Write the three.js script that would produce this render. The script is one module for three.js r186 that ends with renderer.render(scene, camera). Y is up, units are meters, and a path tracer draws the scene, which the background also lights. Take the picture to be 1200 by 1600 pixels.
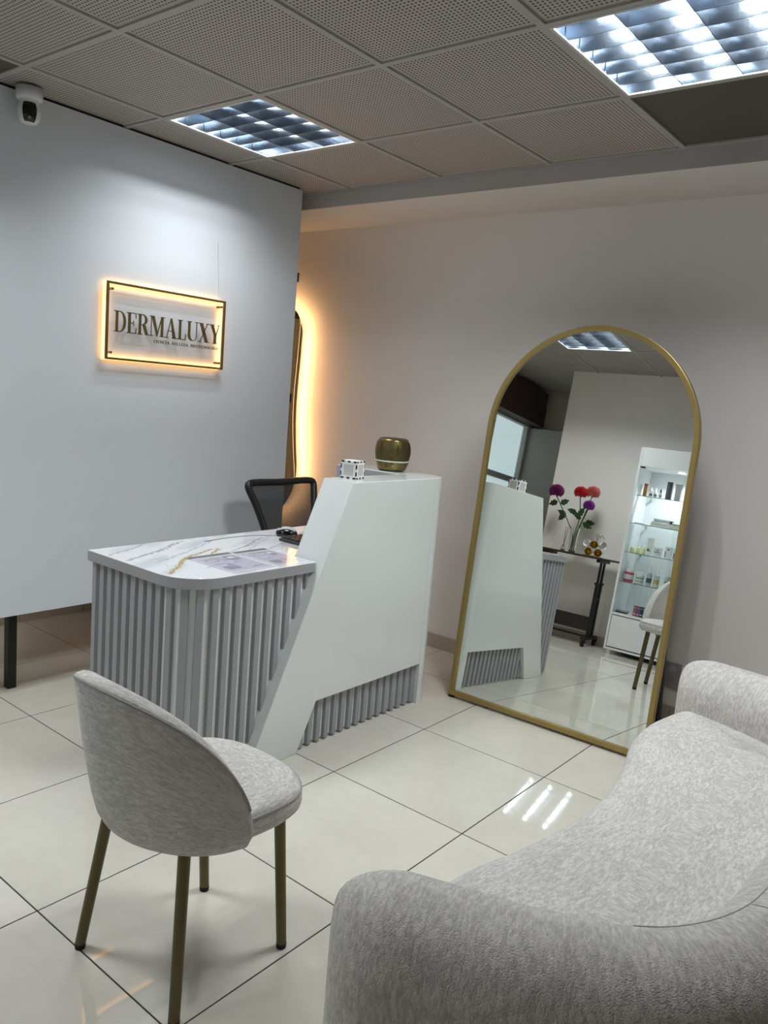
import * as THREE from 'three';
import { RoundedBoxGeometry } from 'three/addons/geometries/RoundedBoxGeometry.js';
import { mergeGeometries, mergeVertices } from 'three/addons/utils/BufferGeometryUtils.js';
import { TextGeometry } from 'three/addons/geometries/TextGeometry.js';
import { FontLoader } from 'three/addons/loaders/FontLoader.js';
import { RectAreaLightUniformsLib } from 'three/addons/lights/RectAreaLightUniformsLib.js';

// ---------------------------------------------------------------- camera, exposure, general light settings
const scene = new THREE.Scene();
scene.background = new THREE.Color(0x000000);
const camera = new THREE.PerspectiveCamera(2 * Math.atan(800 / 1244.3) * 180 / Math.PI, 0.75, 0.05, 60);
camera.rotation.order = 'YXZ';
camera.position.set(0, 1.4763, 0);
camera.rotation.set(-0.1488, 0.6689, 0.0824);
const renderer = new THREE.WebGLRenderer({ antialias: true });
renderer.toneMapping = THREE.LinearToneMapping;
renderer.toneMappingExposure = 1.0;
renderer.shadowMap.enabled = true;
RectAreaLightUniformsLib.init();
const TUBE_POWER = 212, LAMP_SHARE = [0.62, 1.55, 1.45];                         // radiance of the ceiling tubes
const TUBE_COLOR = new THREE.Color().setRGB(0.935, 0.98, 1.0);
const WARM = new THREE.Color().setRGB(1.0, 0.5, 0.19);
const AMBER = new THREE.Color().setRGB(1.0, 0.49, 0.11);

// ---------------------------------------------------------------- helpers
const V = (x, y, z) => new THREE.Vector3(x, y, z);
let seed = 12345;
const rnd = () => { seed = (seed * 1664525 + 1013904223) >>> 0; return seed / 4294967296; };
const taken = {};
function numbered(n) { const k = taken[n] = (taken[n] ?? -1) + 1; return k ? n + '_' + String(k).padStart(3, '0') : n; }
function mesh(name, geo, mat, parent) {
  if (Array.isArray(geo)) geo = merge(geo);
  const m = new THREE.Mesh(geo, mat);
  m.name = parent ? name : numbered(name);
  m.castShadow = m.receiveShadow = true;
  (parent || scene).add(m);
  return m;
}
function merge(list) {
  return mergeGeometries(list.map((g) => {
    g = g.index ? g.toNonIndexed() : g;
    for (const k of Object.keys(g.attributes)) if (!['position', 'normal', 'uv'].includes(k)) g.deleteAttribute(k);
    if (!g.attributes.uv) g.setAttribute('uv', new THREE.BufferAttribute(new Float32Array(g.attributes.position.count * 2), 2));
    return g;
  }));
}
function tag(o, label, category, group) { o.userData.label = label; o.userData.category = category; if (group) o.userData.group = group; return o; }
function thing(name, label, category, [x, y, z] = [0, 0, 0], turn = 0, group) {
  const o = new THREE.Group(); o.name = numbered(name); scene.add(o);
  o.position.set(x, y, z); o.rotation.y = turn;
  return tag(o, label, category, group);
}
function structure(name, label) { const o = new THREE.Group(); o.name = name; o.userData = { kind: 'structure', label }; scene.add(o); return o; }
function smesh(name, geo, mat, label) { const m = mesh(name, geo, mat); m.userData = { kind: 'structure', label }; return m; }
const at = (g, x, y, z) => g.translate(x, y, z);
const box = (w, h, d, x = 0, y = 0, z = 0) => new THREE.BoxGeometry(w, h, d).translate(x, y, z);
// box by its limits
const span = (x0, x1, y0, y1, z0, z1) => new THREE.BoxGeometry(Math.abs(x1 - x0), Math.abs(y1 - y0), Math.abs(z1 - z0)).translate((x0 + x1) / 2, (y0 + y1) / 2, (z0 + z1) / 2);
const rbox = (w, h, d, r = 0.003, x = 0, y = 0, z = 0, s = 2) => new RoundedBoxGeometry(w, h, d, s, r).translate(x, y, z);
function rod(a, b, r0, r1 = r0, seg = 16) {
  const d = b.clone().sub(a), g = new THREE.CylinderGeometry(r1, r0, d.length(), seg);
  g.applyQuaternion(new THREE.Quaternion().setFromUnitVectors(V(0, 1, 0), d.clone().normalize()));
  return g.translate((a.x + b.x) / 2, (a.y + b.y) / 2, (a.z + b.z) / 2);
}
const cyl = (r0, r1, h, x = 0, y = 0, z = 0, seg = 24) => new THREE.CylinderGeometry(r1, r0, h, seg).translate(x, y + h / 2, z);
const lathe = (pts, seg = 32) => new THREE.LatheGeometry(pts.map(([r, y]) => new THREE.Vector2(r, y)), seg);
function tube(pts, r, closed = false, n = 64, rs = 8) { return new THREE.TubeGeometry(new THREE.CatmullRomCurve3(pts, closed, 'centripetal'), n, r, rs, closed); }
function shapeOf(pts) { const s = new THREE.Shape(); pts.forEach(([x, y], i) => i ? s.lineTo(x, y) : s.moveTo(x, y)); s.closePath(); return s; }
function extrude(shape, depth, bevel = 0, seg = 2, curve = 24) {
  return new THREE.ExtrudeGeometry(shape, { depth: depth - 2 * bevel, bevelEnabled: bevel > 0, bevelSize: bevel, bevelThickness: bevel, bevelOffset: -bevel, bevelSegments: seg, curveSegments: curve }).translate(0, 0, bevel);
}
// plan shapes are drawn as (x, -z) and raised along y
function raise(shape, y0, y1, bevel = 0, seg = 2, curve = 24) { return extrude(shape, y1 - y0, bevel, seg, curve).rotateX(-Math.PI / 2).translate(0, y0, 0); }
// profiles drawn as (-z, y), run along x from x0 to x1
function alongX(shape, x0, x1, bevel = 0, seg = 2) { return extrude(shape, x1 - x0, bevel, seg).rotateY(Math.PI / 2).translate(x0, 0, 0); }
// uv in metres from the main direction of each face
function metricUV(geo, k = 1) {
  const g = geo.index ? geo.toNonIndexed() : geo, p = g.attributes.position, uv = new Float32Array(p.count * 2);
  const a = V(), b = V(), c = V();
  for (let i = 0; i < p.count; i += 3) {
    a.fromBufferAttribute(p, i); b.fromBufferAttribute(p, i + 1); c.fromBufferAttribute(p, i + 2);
    const n = b.clone().sub(a).cross(c.clone().sub(a)), ax = Math.abs(n.x), ay = Math.abs(n.y), az = Math.abs(n.z);
    [a, b, c].forEach((v, j) => {
      const [s, t] = ay >= ax && ay >= az ? [v.x, v.z] : ax >= az ? [v.z, v.y] : [v.x, v.y];
      uv[(i + j) * 2] = s * k; uv[(i + j) * 2 + 1] = t * k;
    });
  }
  g.setAttribute('uv', new THREE.BufferAttribute(uv, 2));
  return g;
}
// a skin over rings of equally many points; uv in metres
function loft(rings, { closed = true, capStart = true, capEnd = true } = {}) {
  const n = rings[0].length, pos = [], uv = [], idx = [], m = closed ? n + 1 : n;
  const along = [0];
  for (let i = 1; i < rings.length; i++) { let s = 0; for (let j = 0; j < n; j++) s += rings[i][j].distanceTo(rings[i - 1][j]); along.push(along[i - 1] + s / n); }
  let ref = rings[0], per = 0;
  for (const r of rings) { let s = 0; for (let j = 0; j < n; j++) s += r[j].distanceTo(r[(j + 1) % n]); if (s > per) { per = s; ref = r; } }
  const around = [0];
  for (let j = 1; j <= n; j++) around.push(around[j - 1] + ref[j % n].distanceTo(ref[j - 1]));
  rings.forEach((r, i) => { for (let j = 0; j < m; j++) { const v = r[j % n]; pos.push(v.x, v.y, v.z); uv.push(around[j], along[i]); } });
  for (let i = 0; i + 1 < rings.length; i++) for (let j = 0; j + 1 < m; j++) { const a = i * m + j, b = a + m; idx.push(a, a + 1, b, a + 1, b + 1, b); }
  const cap = (r, i0, flip) => {
    const c = r.reduce((s, v) => s.add(v), V()).divideScalar(n), k = pos.length / 3;
    pos.push(c.x, c.y, c.z); uv.push(c.x, c.z);
    for (let j = 0; j < n; j++) { pos.push(r[j].x, r[j].y, r[j].z); uv.push(r[j].x, r[j].z); }
    for (let j = 0; j < n; j++) { const a = k + 1 + j, b = k + 1 + (j + 1) % n; flip ? idx.push(k, b, a) : idx.push(k, a, b); }
  };
  if (capStart) cap(rings[0], 0, true);
  if (capEnd) cap(rings[rings.length - 1], 0, false);
  const g = new THREE.BufferGeometry();
  g.setAttribute('position', new THREE.Float32BufferAttribute(pos, 3));
  g.setAttribute('uv', new THREE.Float32BufferAttribute(uv, 2));
  g.setIndex(idx);
  // normals smooth across the uv seam
  const w = g.clone(); w.deleteAttribute('uv');
  g.computeVertexNormals();
  const nn = g.attributes.normal, key = new Map();
  const kk = (i) => [0, 1, 2].map((c) => Math.round(pos[i * 3 + c] * 1e5)).join();
  for (let i = 0; i < pos.length / 3; i++) { const k = kk(i); if (!key.has(k)) key.set(k, V()); key.get(k).add(V(nn.getX(i), nn.getY(i), nn.getZ(i))); }
  for (let i = 0; i < pos.length / 3; i++) { const v = key.get(kk(i)).clone().normalize(); nn.setXYZ(i, v.x, v.y, v.z); }
  return g;
}

// ---------------------------------------------------------------- procedural textures
function lattice(n, s) { let q = s; const a = new Float32Array(n * n); for (let i = 0; i < a.length; i++) { q = (q * 1664525 + 1013904223) >>> 0; a[i] = q / 4294967296; } return a; }
function noiseField(nx, ny, s) {            // tileable value noise, nx by ny cells over 0..1
  let q = s; const a = new Float32Array(nx * ny); for (let i = 0; i < a.length; i++) { q = (q * 1664525 + 1013904223) >>> 0; a[i] = q / 4294967296; }
  const sm = (t) => t * t * (3 - 2 * t);
  return (u, v) => {
    const x = u * nx, y = v * ny, i = Math.floor(x), j = Math.floor(y), fx = sm(x - i), fy = sm(y - j);
    const g = (ii, jj) => a[((jj % ny + ny) % ny) * nx + ((ii % nx + nx) % nx)];
    return (g(i, j) * (1 - fx) + g(i + 1, j) * fx) * (1 - fy) + (g(i, j + 1) * (1 - fx) + g(i + 1, j + 1) * fx) * fy;
  };
}
function dataTex(n, fn, srgb, h = n) {
  const d = new Uint8Array(n * h * 4);
  for (let j = 0; j < h; j++) for (let i = 0; i < n; i++) { const c = fn(i / n, j / h, i, j), k = (j * n + i) * 4; for (let q = 0; q < 3; q++) d[k + q] = Math.max(0, Math.min(255, c[q])); d[k + 3] = 255; }
  const t = new THREE.DataTexture(d, n, h, THREE.RGBAFormat);
  t.wrapS = t.wrapT = THREE.RepeatWrapping; t.magFilter = THREE.LinearFilter; t.minFilter = THREE.LinearMipmapLinearFilter; t.generateMipmaps = true;
  if (srgb) t.colorSpace = THREE.SRGBColorSpace;
  t.needsUpdate = true; return t;
}
function repeated(t, u, v = u) { const c = t.clone(); c.repeat.set(u, v); c.needsUpdate = true; return c; }
function canvasTex(w, h, draw) {
  const c = document.createElement('canvas'); c.width = w; c.height = h; draw(c.getContext('2d'), w, h);
  const t = new THREE.CanvasTexture(c); t.colorSpace = THREE.SRGBColorSpace; t.wrapS = t.wrapT = THREE.RepeatWrapping; return t;
}

// chenille weave: short pale and dark streaks over a fine grain
const f1 = noiseField(26, 80, 11), f2 = noiseField(70, 220, 22), f3 = noiseField(300, 300, 33), f4 = noiseField(9, 16, 44), f5 = noiseField(44, 130, 55);
const fab = (u, v) => {
  const s = 0.3 * f1(u, v) + 0.3 * f5(u, v) + 0.3 * f2(u, v) + 0.1 * f4(u, v);
  const t = Math.max(0, Math.min(1, (s - 0.28) / 0.44));
  return t * 0.66 + 0.34 * f3(u, v);
};
const fabricMap = dataTex(768, (u, v) => { const t = fab(u, v); return [168 + 54 * t, 165 + 53 * t, 161 + 52 * t]; }, true);
const fabricBump = dataTex(768, (u, v) => { const t = 255 * (0.5 * fab(u, v) + 0.5 * f3(u, v)); return [t, t, t]; }, false);
// perforated ceiling panel: 40 by 40 holes, their dark depth painted into the colour
const holeMap = dataTex(640, (u, v, i, j) => {
  const x = (i % 16) - 7.5, y = (j % 16) - 7.5, r = Math.hypot(x, y), edge = i < 20 || j < 20 || i > 619 || j > 619;
  const t = edge ? 1 : Math.max(0, Math.min(1, r - 3.6)); return [40 + 150 * t, 38 + 146 * t, 36 + 141 * t];
}, true);
const ventMap = dataTex(512, (u, v, i, j) => {
  const x = (i % 8) - 3.5, y = (j % 8) - 3.5, t = Math.max(0, Math.min(1, Math.hypot(x, y) - 1.2)); return [30 + 66 * t, 28 + 62 * t, 25 + 55 * t];
}, true);
const p1 = noiseField(5, 5, 7), p2 = noiseField(90, 90, 8), p3 = noiseField(24, 24, 9);
const plasterBump = dataTex(512, (u, v) => { const t = 255 * (0.45 * p3(u, v) + 0.3 * p1(u, v) + 0.25 * p2(u, v)); return [t, t, t]; }, false);
const stoneMap = dataTex(512, (u, v) => { const t = (0.55 * p1(u, v) + 0.3 * p3(u, v) + 0.15 * p2(u, v) - 0.5) * 12; return [209 + t, 205 + t, 194 + t]; }, true);
const brassBump = dataTex(512, (u, v) => {
  const a = Math.abs(Math.sin(u * Math.PI * 24)), b = Math.abs(Math.sin(v * Math.PI * 20 + (Math.floor(u * 24) % 2) * 1.57));
  const t = 255 * Math.min(1, 0.4 + 0.6 * (a * b > 0.55 ? 1 : 0.3) * (0.7 + 0.3 * p2(u, v))); return [t, t, t];
}, false);
// marble print: grey and gold veins; the sheet is 0.70 m (x) by 1.40 m (z)
const marbleMap = canvasTex(1024, 2048, (c, w, h) => {
  let q = 77; const r = () => { q = (q * 1664525 + 1013904223) >>> 0; return q / 4294967296; };
  c.fillStyle = '#eceef2'; c.fillRect(0, 0, w, h);
  const X = (x) => (x + 2.75) / 0.7 * w, Y = (z) => (-1.66 - z) / 1.4 * h;
  const vein = (pts, color, width, alpha, jitter) => {
    c.strokeStyle = color; c.lineCap = 'round';
    for (let i = 0; i + 1 < pts.length; i++) {
      const [x0, z0] = pts[i], [x1, z1] = pts[i + 1]; let px = X(x0), py = Y(z0);
      for (let k = 1; k <= 14; k++) {
        const t = k / 14, e = k === 14 ? 0 : 1, nx = X(x0 + (x1 - x0) * t) + e * (r() - 0.5) * jitter, ny = Y(z0 + (z1 - z0) * t) + e * (r() - 0.5) * jitter;
        c.globalAlpha = alpha * (0.5 + 0.5 * r()); c.lineWidth = width * (0.5 + r());
        c.beginPath(); c.moveTo(px, py); c.lineTo(nx, ny); c.stroke(); px = nx; py = ny;
      }
    }
    c.globalAlpha = 1;
  };
  for (let k = 0; k < 26; k++) {             // pale clouds along the veins
    const x = -2.78 + r() * 0.7, z = -1.6 - r() * 1.4; vein([[x, z], [x - 0.14 + r() * 0.05, z - 0.22]], '#b9bdca', 36 + 50 * r(), 0.16, 20);
  }
  for (const [x, z, l, wd, a] of [[-2.52, -1.68, 0.45, 9, 0.7], [-2.44, -1.75, 0.5, 5, 0.55], [-2.63, -1.67, 0.3, 6, 0.5], [-2.4, -2.0, 0.5, 7, 0.6], [-2.28, -1.86, 0.5, 5, 0.5], [-2.2, -2.1, 0.55, 8, 0.55], [-2.42, -2.3, 0.5, 6, 0.5], [-2.3, -2.5, 0.5, 6, 0.5]]) {
    const d = [-0.45, -0.89]; vein([[x, z], [x + d[0] * l * 0.5 + 0.015, z + d[1] * l * 0.5], [x + d[0] * l, z + d[1] * l]], '#888c98', wd * 2, a * 0.8, 16);
    vein([[x - 0.01, z - 0.02], [x + d[0] * l * 0.8 + 0.04, z + d[1] * l * 0.7]], '#9da1ac', wd * 1.6, a * 0.7, 26);
  }
  for (let k = 0; k < 7; k++) vein([[-2.272, -1.69], [-2.352, -1.784], [-2.43, -1.87], [-2.474, -1.942], [-2.53, -2.09]].map(([a, b]) => [a + (r() - 0.5) * 0.02, b + (r() - 0.5) * 0.02]), ['#b08a30', '#d0ab55', '#8f6c22'][k % 3], 4, 0.8, 26);
  for (let k = 0; k < 6; k++) vein([[-2.46, -2.03], [-2.53, -2.12]].map(([a, b]) => [a + (r() - 0.5) * 0.02, b + (r() - 0.5) * 0.02]), '#b8923e', 5, 0.7, 20);
  vein([[-2.36, -1.75], [-2.52, -1.8], [-2.66, -1.98]], '#c4a564', 4, 0.6, 16);
  vein([[-2.66, -1.9], [-2.7, -2.05]], '#b0904e', 4, 0.6, 16);
});
// printed sheets: dark head band, pale columns of small grey blocks
const paperMap = (s) => canvasTex(512, 720, (c, w, h) => {
  let q = s; const r = () => { q = (q * 1664525 + 1013904223) >>> 0; return q / 4294967296; };
  c.fillStyle = '#dcdbe6'; c.fillRect(0, 0, w, h);
  c.fillStyle = '#5d6360'; c.fillRect(0, 0, w, 74);
  c.fillStyle = '#c6c4d6'; c.fillRect(26, 110, w - 52, 560);
  for (let i = 0; i < 60; i++) { c.fillStyle = ['#8d8ba3', '#a9a7bd', '#706f86', '#b9b7c9'][Math.floor(r() * 4)]; c.fillRect(36 + r() * (w - 190), 120 + Math.floor(r() * 26) * 20, 30 + r() * 100, 8 + r() * 8); }
  c.fillStyle = '#8c8aa0'; c.fillRect(330, 150, 120, 150); c.fillRect(60, 480, 150, 120);
  c.fillStyle = '#e9e8ef'; c.fillRect(350, 170, 80, 60);
});

// ---------------------------------------------------------------- materials
const std = (o) => new THREE.MeshStandardMaterial(o), phy = (o) => new THREE.MeshPhysicalMaterial(o);
const M = {
  wall: std({ color: 0xefeae5, roughness: 0.75, bumpMap: plasterBump, bumpScale: 0.0006 }),
  satin: phy({ color: 0xd8dce0, roughness: 0.42, bumpMap: plasterBump, bumpScale: 0.0004 }),
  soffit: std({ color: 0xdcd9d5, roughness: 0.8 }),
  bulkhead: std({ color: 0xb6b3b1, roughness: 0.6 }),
  passage: std({ color: 0xcfc6b8, roughness: 0.8 }),
  grout: std({ color: 0x322f2b, roughness: 0.9 }),
  baseTile: phy({ color: 0xb9ab9d, roughness: 0.25 }),
  perforated: std({ map: holeMap, color: 0xf2f0f0, roughness: 0.7 }),
  vent: std({ map: ventMap, roughness: 0.8 }),
  grid: std({ color: 0xaaa7a3, roughness: 0.55 }),
  plenum: std({ color: 0x2a2927, roughness: 0.9 }),
  black: std({ color: 0x0c0c0d, roughness: 0.45 }),
  blackGloss: phy({ color: 0x08080a, roughness: 0.12 }),
  rubber: std({ color: 0x141414, roughness: 0.8 }),
  louver: std({ color: 0x7d8690, metalness: 1, roughness: 0.22, side: THREE.DoubleSide }),
  enamel: std({ color: 0xf1f1ef, roughness: 0.4 }),
  reflector: std({ color: 0x8d9298, metalness: 0.6, roughness: 0.4 }),
  fixture: std({ color: 0xc9cbcc, roughness: 0.35 }),
  tubeGlow: std({ color: 0xffffff, emissive: TUBE_COLOR, emissiveIntensity: 9 }),
  whiteGloss: phy({ color: 0xdfe4e2, roughness: 0.22, clearcoat: 0.6, clearcoatRoughness: 0.08 }),
  slat: phy({ color: 0x9c9da1, roughness: 0.38 }),
  slatBase: phy({ color: 0xe2e6e5, roughness: 0.35 }),
  edgeGrey: phy({ color: 0x9d9ea2, roughness: 0.35 }),
  marble: phy({ map: marbleMap, roughness: 0.06, clearcoat: 0.5, clearcoatRoughness: 0.03 }),
  mirror: std({ color: 0xf1f5f2, metalness: 1, roughness: 0.0 }),
  goldFrame: std({ color: 0xa5905a, metalness: 0.7, roughness: 0.38 }),
  bronze: std({ color: 0x645b3e, metalness: 0.7, roughness: 0.4 }),
  brass: std({ color: 0x5f5634, metalness: 0.85, roughness: 0.42, bumpMap: repeated(brassBump, 2, 1), bumpScale: 0.003 }),
  brassPlain: std({ color: 0x74683e, metalness: 0.9, roughness: 0.3 }),
  fabric: phy({ map: repeated(fabricMap, 1 / 0.42), bumpMap: repeated(fabricBump, 1 / 0.42), bumpScale: 0.0012, roughness: 0.95, sheen: 0.25, sheenRoughness: 0.5, sheenColor: new THREE.Color(0xffffff) }),
  fabricAcross: null,
  seam: std({ color: 0xb6b3ae, roughness: 0.95 }),
  acrylic: phy({ color: 0xffffff, transmission: 1, thickness: 0, roughness: 0.02, ior: 1.45 }),
  glass: phy({ color: 0xfcfefe, transmission: 1, thickness: 0, roughness: 0.0, ior: 1.5 }),
  glassEdge: phy({ color: 0x5d7a72, roughness: 0.15 }),
  solidGlass: phy({ color: 0xffffff, transmission: 1, thickness: 0.01, roughness: 0.0, ior: 1.5 }),
  melamine: phy({ color: 0xe6e8e9, roughness: 0.32 }),
  letter: std({ color: 0x6b5c34, metalness: 0.5, roughness: 0.4 }),
  signEdge: std({ color: 0x66502c, metalness: 0.3, roughness: 0.45 }),
  signGlow: std({ color: 0xfff0d0, emissive: AMBER, emissiveIntensity: 3.6 }),
  warmGlow: std({ color: 0xffeed8, emissive: new THREE.Color().setRGB(1.0, 0.68, 0.36), emissiveIntensity: 9 }),
  meshCloth: std({ color: 0x2b2b2d, roughness: 0.9, transparent: true, opacity: 0.62, side: THREE.DoubleSide }),
  plasticWhite: phy({ color: 0xe2e3e2, roughness: 0.4 }),
  plasticGrey: phy({ color: 0x8f9294, roughness: 0.4 }),
  curtain: std({ color: 0xe6d4ae, roughness: 0.95 }),
  niche: std({ color: 0xa3a19c, roughness: 0.6 }),
  brown: std({ color: 0x3d241b, roughness: 0.7 }),
  wenge: std({ color: 0x2b211d, roughness: 0.45 }),
  leaf: std({ color: 0x2f4a2b, roughness: 0.7, side: THREE.DoubleSide }),
  stem: std({ color: 0x3b5a2e, roughness: 0.7 }),
};
M.fabricAcross = M.fabric.clone();
for (const k of ['map', 'bumpMap']) { const c = M.fabric[k].clone(); c.rotation = Math.PI / 2; c.needsUpdate = true; M.fabricAcross[k] = c; }
const paint = {};
const col = (hex, rough = 0.4, extra) => paint[hex + '_' + rough] ??= phy({ color: hex, roughness: rough, ...extra });

// ---------------------------------------------------------------- the shell
const CE = 2.5437, XP = -3.33, ZW = -3.83, ZB = 0.5, XR = 2.2, XO = -4.35;
const floor = structure('floor', 'glossy cream porcelain floor tiles with thin dark joints');
mesh('grout_bed', span(-4.6, 2.4, -0.12, -0.0015, -4.05, 1.9), M.grout, floor);
{
  const g = rbox(0.5958, 0.02, 0.5958, 0.0012, 0, -0.01, 0, 1), f0 = -1.9013, f1z = -2.2248;
  const variants = [0, 1, 2, 3].map((k) => { const t = stoneMap.clone(); t.repeat.set(0.9, 0.9); t.offset.set(0.31 * k, 0.57 * k); t.needsUpdate = true; return phy({ map: t, color: [0xffffff, 0xfdfdfd, 0xfbfbfa, 0xfefefd][k], roughness: 0.035, ior: 1.5 }); });
  for (let i = -5; i < 7; i++) for (let j = -3; j < 7; j++) {
    const x = f0 + 0.6 * (i + 0.5), z = f1z + 0.6 * (j + 0.5);
    if (x > 2.4 || z > 1.8 || z < -4.1) continue;
    mesh('tile', g, variants[Math.floor(rnd() * 4)], floor).position.set(x, 0, z);
  }
}
// ceiling: slab, hanging grid, perforated panels
const ceiling = structure('ceiling', 'suspended ceiling of grey perforated square panels in a pale grid');
mesh('slab', span(-4.6, 2.4, CE + 0.17, CE + 0.3, -4.05, 1.9), M.plenum, ceiling);
const GX = -3.0628, GZ = -1.5455;
const lampCells = [[0, 1], [3, 1], [0, -2]];
{
  const panel = rbox(0.582, 0.012, 0.582, 0.002, 0, 0, 0, 1);
  { const p = panel.attributes.position, uv = panel.attributes.uv; for (let i = 0; i < p.count; i++) uv.setXY(i, p.getX(i) / 0.582 + 0.5, p.getZ(i) / 0.582 + 0.5); }
  const strip = rbox(0.253, 0.012, 0.582, 0.002, 0, 0, 0, 1);
  { const p = strip.attributes.position, uv = strip.attributes.uv; for (let i = 0; i < p.count; i++) uv.setXY(i, p.getX(i) / 0.582 + 0.5, p.getZ(i) / 0.582 + 0.5); }
  for (let i = -2; i < 9; i++) for (let j = -5; j < 3; j++) {
    if (lampCells.some(([a, b]) => a === i && b === j)) continue;
    const x = GX + 0.6 * (i + 0.5), z = GZ - 0.6 * (j + 0.5);
    const dark = (i === 3 && j === 2) || (i === -1 && j === -1);
    mesh('panel', panel, dark ? M.vent : M.perforated, ceiling).position.set(x, CE + 0.014, z);
  }
  for (let i = -2; i < 10; i++) mesh('grid_bar', span(-0.012, 0.012, 0, 0.03, -3.37, 1.75).translate(GX + 0.6 * i, CE, 0), M.grid, ceiling);
  for (let j = -5; j < 4; j++) mesh('grid_bar', span(XO, 2.3, 0, 0.029, -0.012, 0.012).translate(0, CE + 0.0005, GZ - 0.6 * j), M.grid, ceiling);
}
smesh('wall_front', metricUV(span(-4.6, 2.4, 0, CE + 0.2, ZW, ZW - 0.15)), M.wall, 'off-white plaster wall behind the arched mirror');
smesh('wall_back', metricUV(span(-3.31, 2.4, 0, CE + 0.2, ZB, 1.7)), M.wall, 'white wall behind the glass cabinet, seen in the arched mirror');
smesh('wall_right', metricUV(span(XR, XR + 0.15, 0, CE + 0.2, ZW, ZB)), M.wall, 'white wall at the far right end of the room');
smesh('wall_passage', metricUV(span(XO, XO - 0.15, 0, CE + 0.2, ZW, 1.9)), M.passage, 'beige wall of the passage behind the sign partition');
smesh('wall_end', metricUV(span(XO, -3.31, 0, CE + 0.2, 1.68, 1.83)), M.passage, 'dim end wall of the passage, seen in the arched mirror');
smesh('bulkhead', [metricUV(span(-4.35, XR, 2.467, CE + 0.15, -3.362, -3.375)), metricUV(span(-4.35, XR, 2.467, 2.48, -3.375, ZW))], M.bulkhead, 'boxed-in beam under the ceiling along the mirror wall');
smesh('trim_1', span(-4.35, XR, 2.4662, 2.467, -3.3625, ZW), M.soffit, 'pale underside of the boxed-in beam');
// sign partition: a white panel hung between ceiling and posts, clear of the floor
const part = structure('wall_left', 'white partition panel raised off the floor, carrying the lit sign');
mesh('panel', metricUV(span(XP, XP - 0.14, 0.377, CE - 0.004, -3.254, -1.42)), M.satin, part);
for (const z of [-1.71, -3.1]) mesh('post', rbox(0.04, 0.377, 0.04, 0.002, -3.453, 0.1885, z), M.black, part);
mesh('dark_gap_strip', span(XP - 0.01, XP - 0.13, CE - 0.004, CE + 0.01, -3.24, -1.43), M.black, part);  // black strip standing in for the shade of the gap above the panel
for (const y of [2.06, 1.385]) {
  const h = mesh('hinge', rbox(0.05, 0.13, 0.006, 0.002, XP - 0.03, y, -3.257), M.plasticGrey, part);
  mesh('hinge_pin', cyl(0.007, 0.007, 0.05, XP - 0.006, y - 0.01, -3.264, 12), M.black, h);
}
// baseboard of tile pieces
const bb = structure('baseboard_front', 'beige tile baseboard along the mirror wall');
for (let k = 0; k < 16; k++) mesh('tile', rbox(0.397, 0.085, 0.012, 0.002, -4.15 + 0.4 * k, 0.0425, ZW + 0.006, 1), M.baseTile, bb);
const bb2 = structure('baseboard_passage', 'beige tile baseboard along the passage wall');
for (let k = 0; k < 14; k++) mesh('tile', rbox(0.012, 0.085, 0.397, 0.002, XO + 0.006, 0.0425, -3.6 + 0.4 * k, 1), M.baseTile, bb2);
const bb3 = structure('baseboard_back', 'beige tile baseboard along the back wall');
for (let k = 0; k < 13; k++) mesh('tile', rbox(0.397, 0.085, 0.012, 0.002, -3.1 + 0.4 * k, 0.0425, ZB - 0.006, 1), M.baseTile, bb3);

// what lies past the partition and shows at the left edge of the arched mirror
{
  smesh('wall_niche', [span(-4.14, XO, 0, 1.32, 0.3, 1.52), span(-4.14, XO, 2.1, CE, 0.3, 1.52), span(-4.14, XO, 1.32, 2.1, 1.46, 1.52), span(-4.14, XO, 1.32, 2.1, 0.3, 0.36)], M.niche, 'grey wall around the frosted passage window');
  smesh('wall_screen', [span(-4.14, -3.31, 0, 2.1, 1.52, 1.62)], M.niche, 'grey screen wall at the end of the passage');
  const w = structure('window_1', 'bright frosted window panes beside the passage');
  const paneMat = phy({ color: 0xeaf6f6, roughness: 0.6, emissive: new THREE.Color().setRGB(0.62, 0.8, 0.84), emissiveIntensity: 0.3 });
  mesh('window_pane', span(-4.2, -4.21, 1.5, 2.1, 0.36, 1.46), paneMat, w);
  mesh('window_pane', span(-4.2, -4.21, 1.32, 1.44, 0.36, 1.46), paneMat, w);
  mesh('window_rail', span(-4.14, -4.21, 1.44, 1.5, 0.36, 1.46), M.plasticGrey, w);
  mesh('window_post', span(-4.15, -4.199, 1.5, 2.1, 0.66, 0.68), M.plasticGrey, w);
  const l = new THREE.RectAreaLight(new THREE.Color().setRGB(0.78, 0.95, 1), 0.3, 1.1, 0.75); l.position.set(-4.19, 1.72, 0.91); l.lookAt(0, 1.72, 0.91); l.name = 'window_light'; scene.add(l);
  const b = tag(mesh('pelmet_box', [span(-3.98, -4.14, 2.12, 2.5, 0.36, 1.5), span(-3.98, -4.12, 2.12, 2.34, 1.5, 1.519)], M.brown), 'dark brown box above the bright passage window, seen in the mirror', 'pelmet');
}

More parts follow.
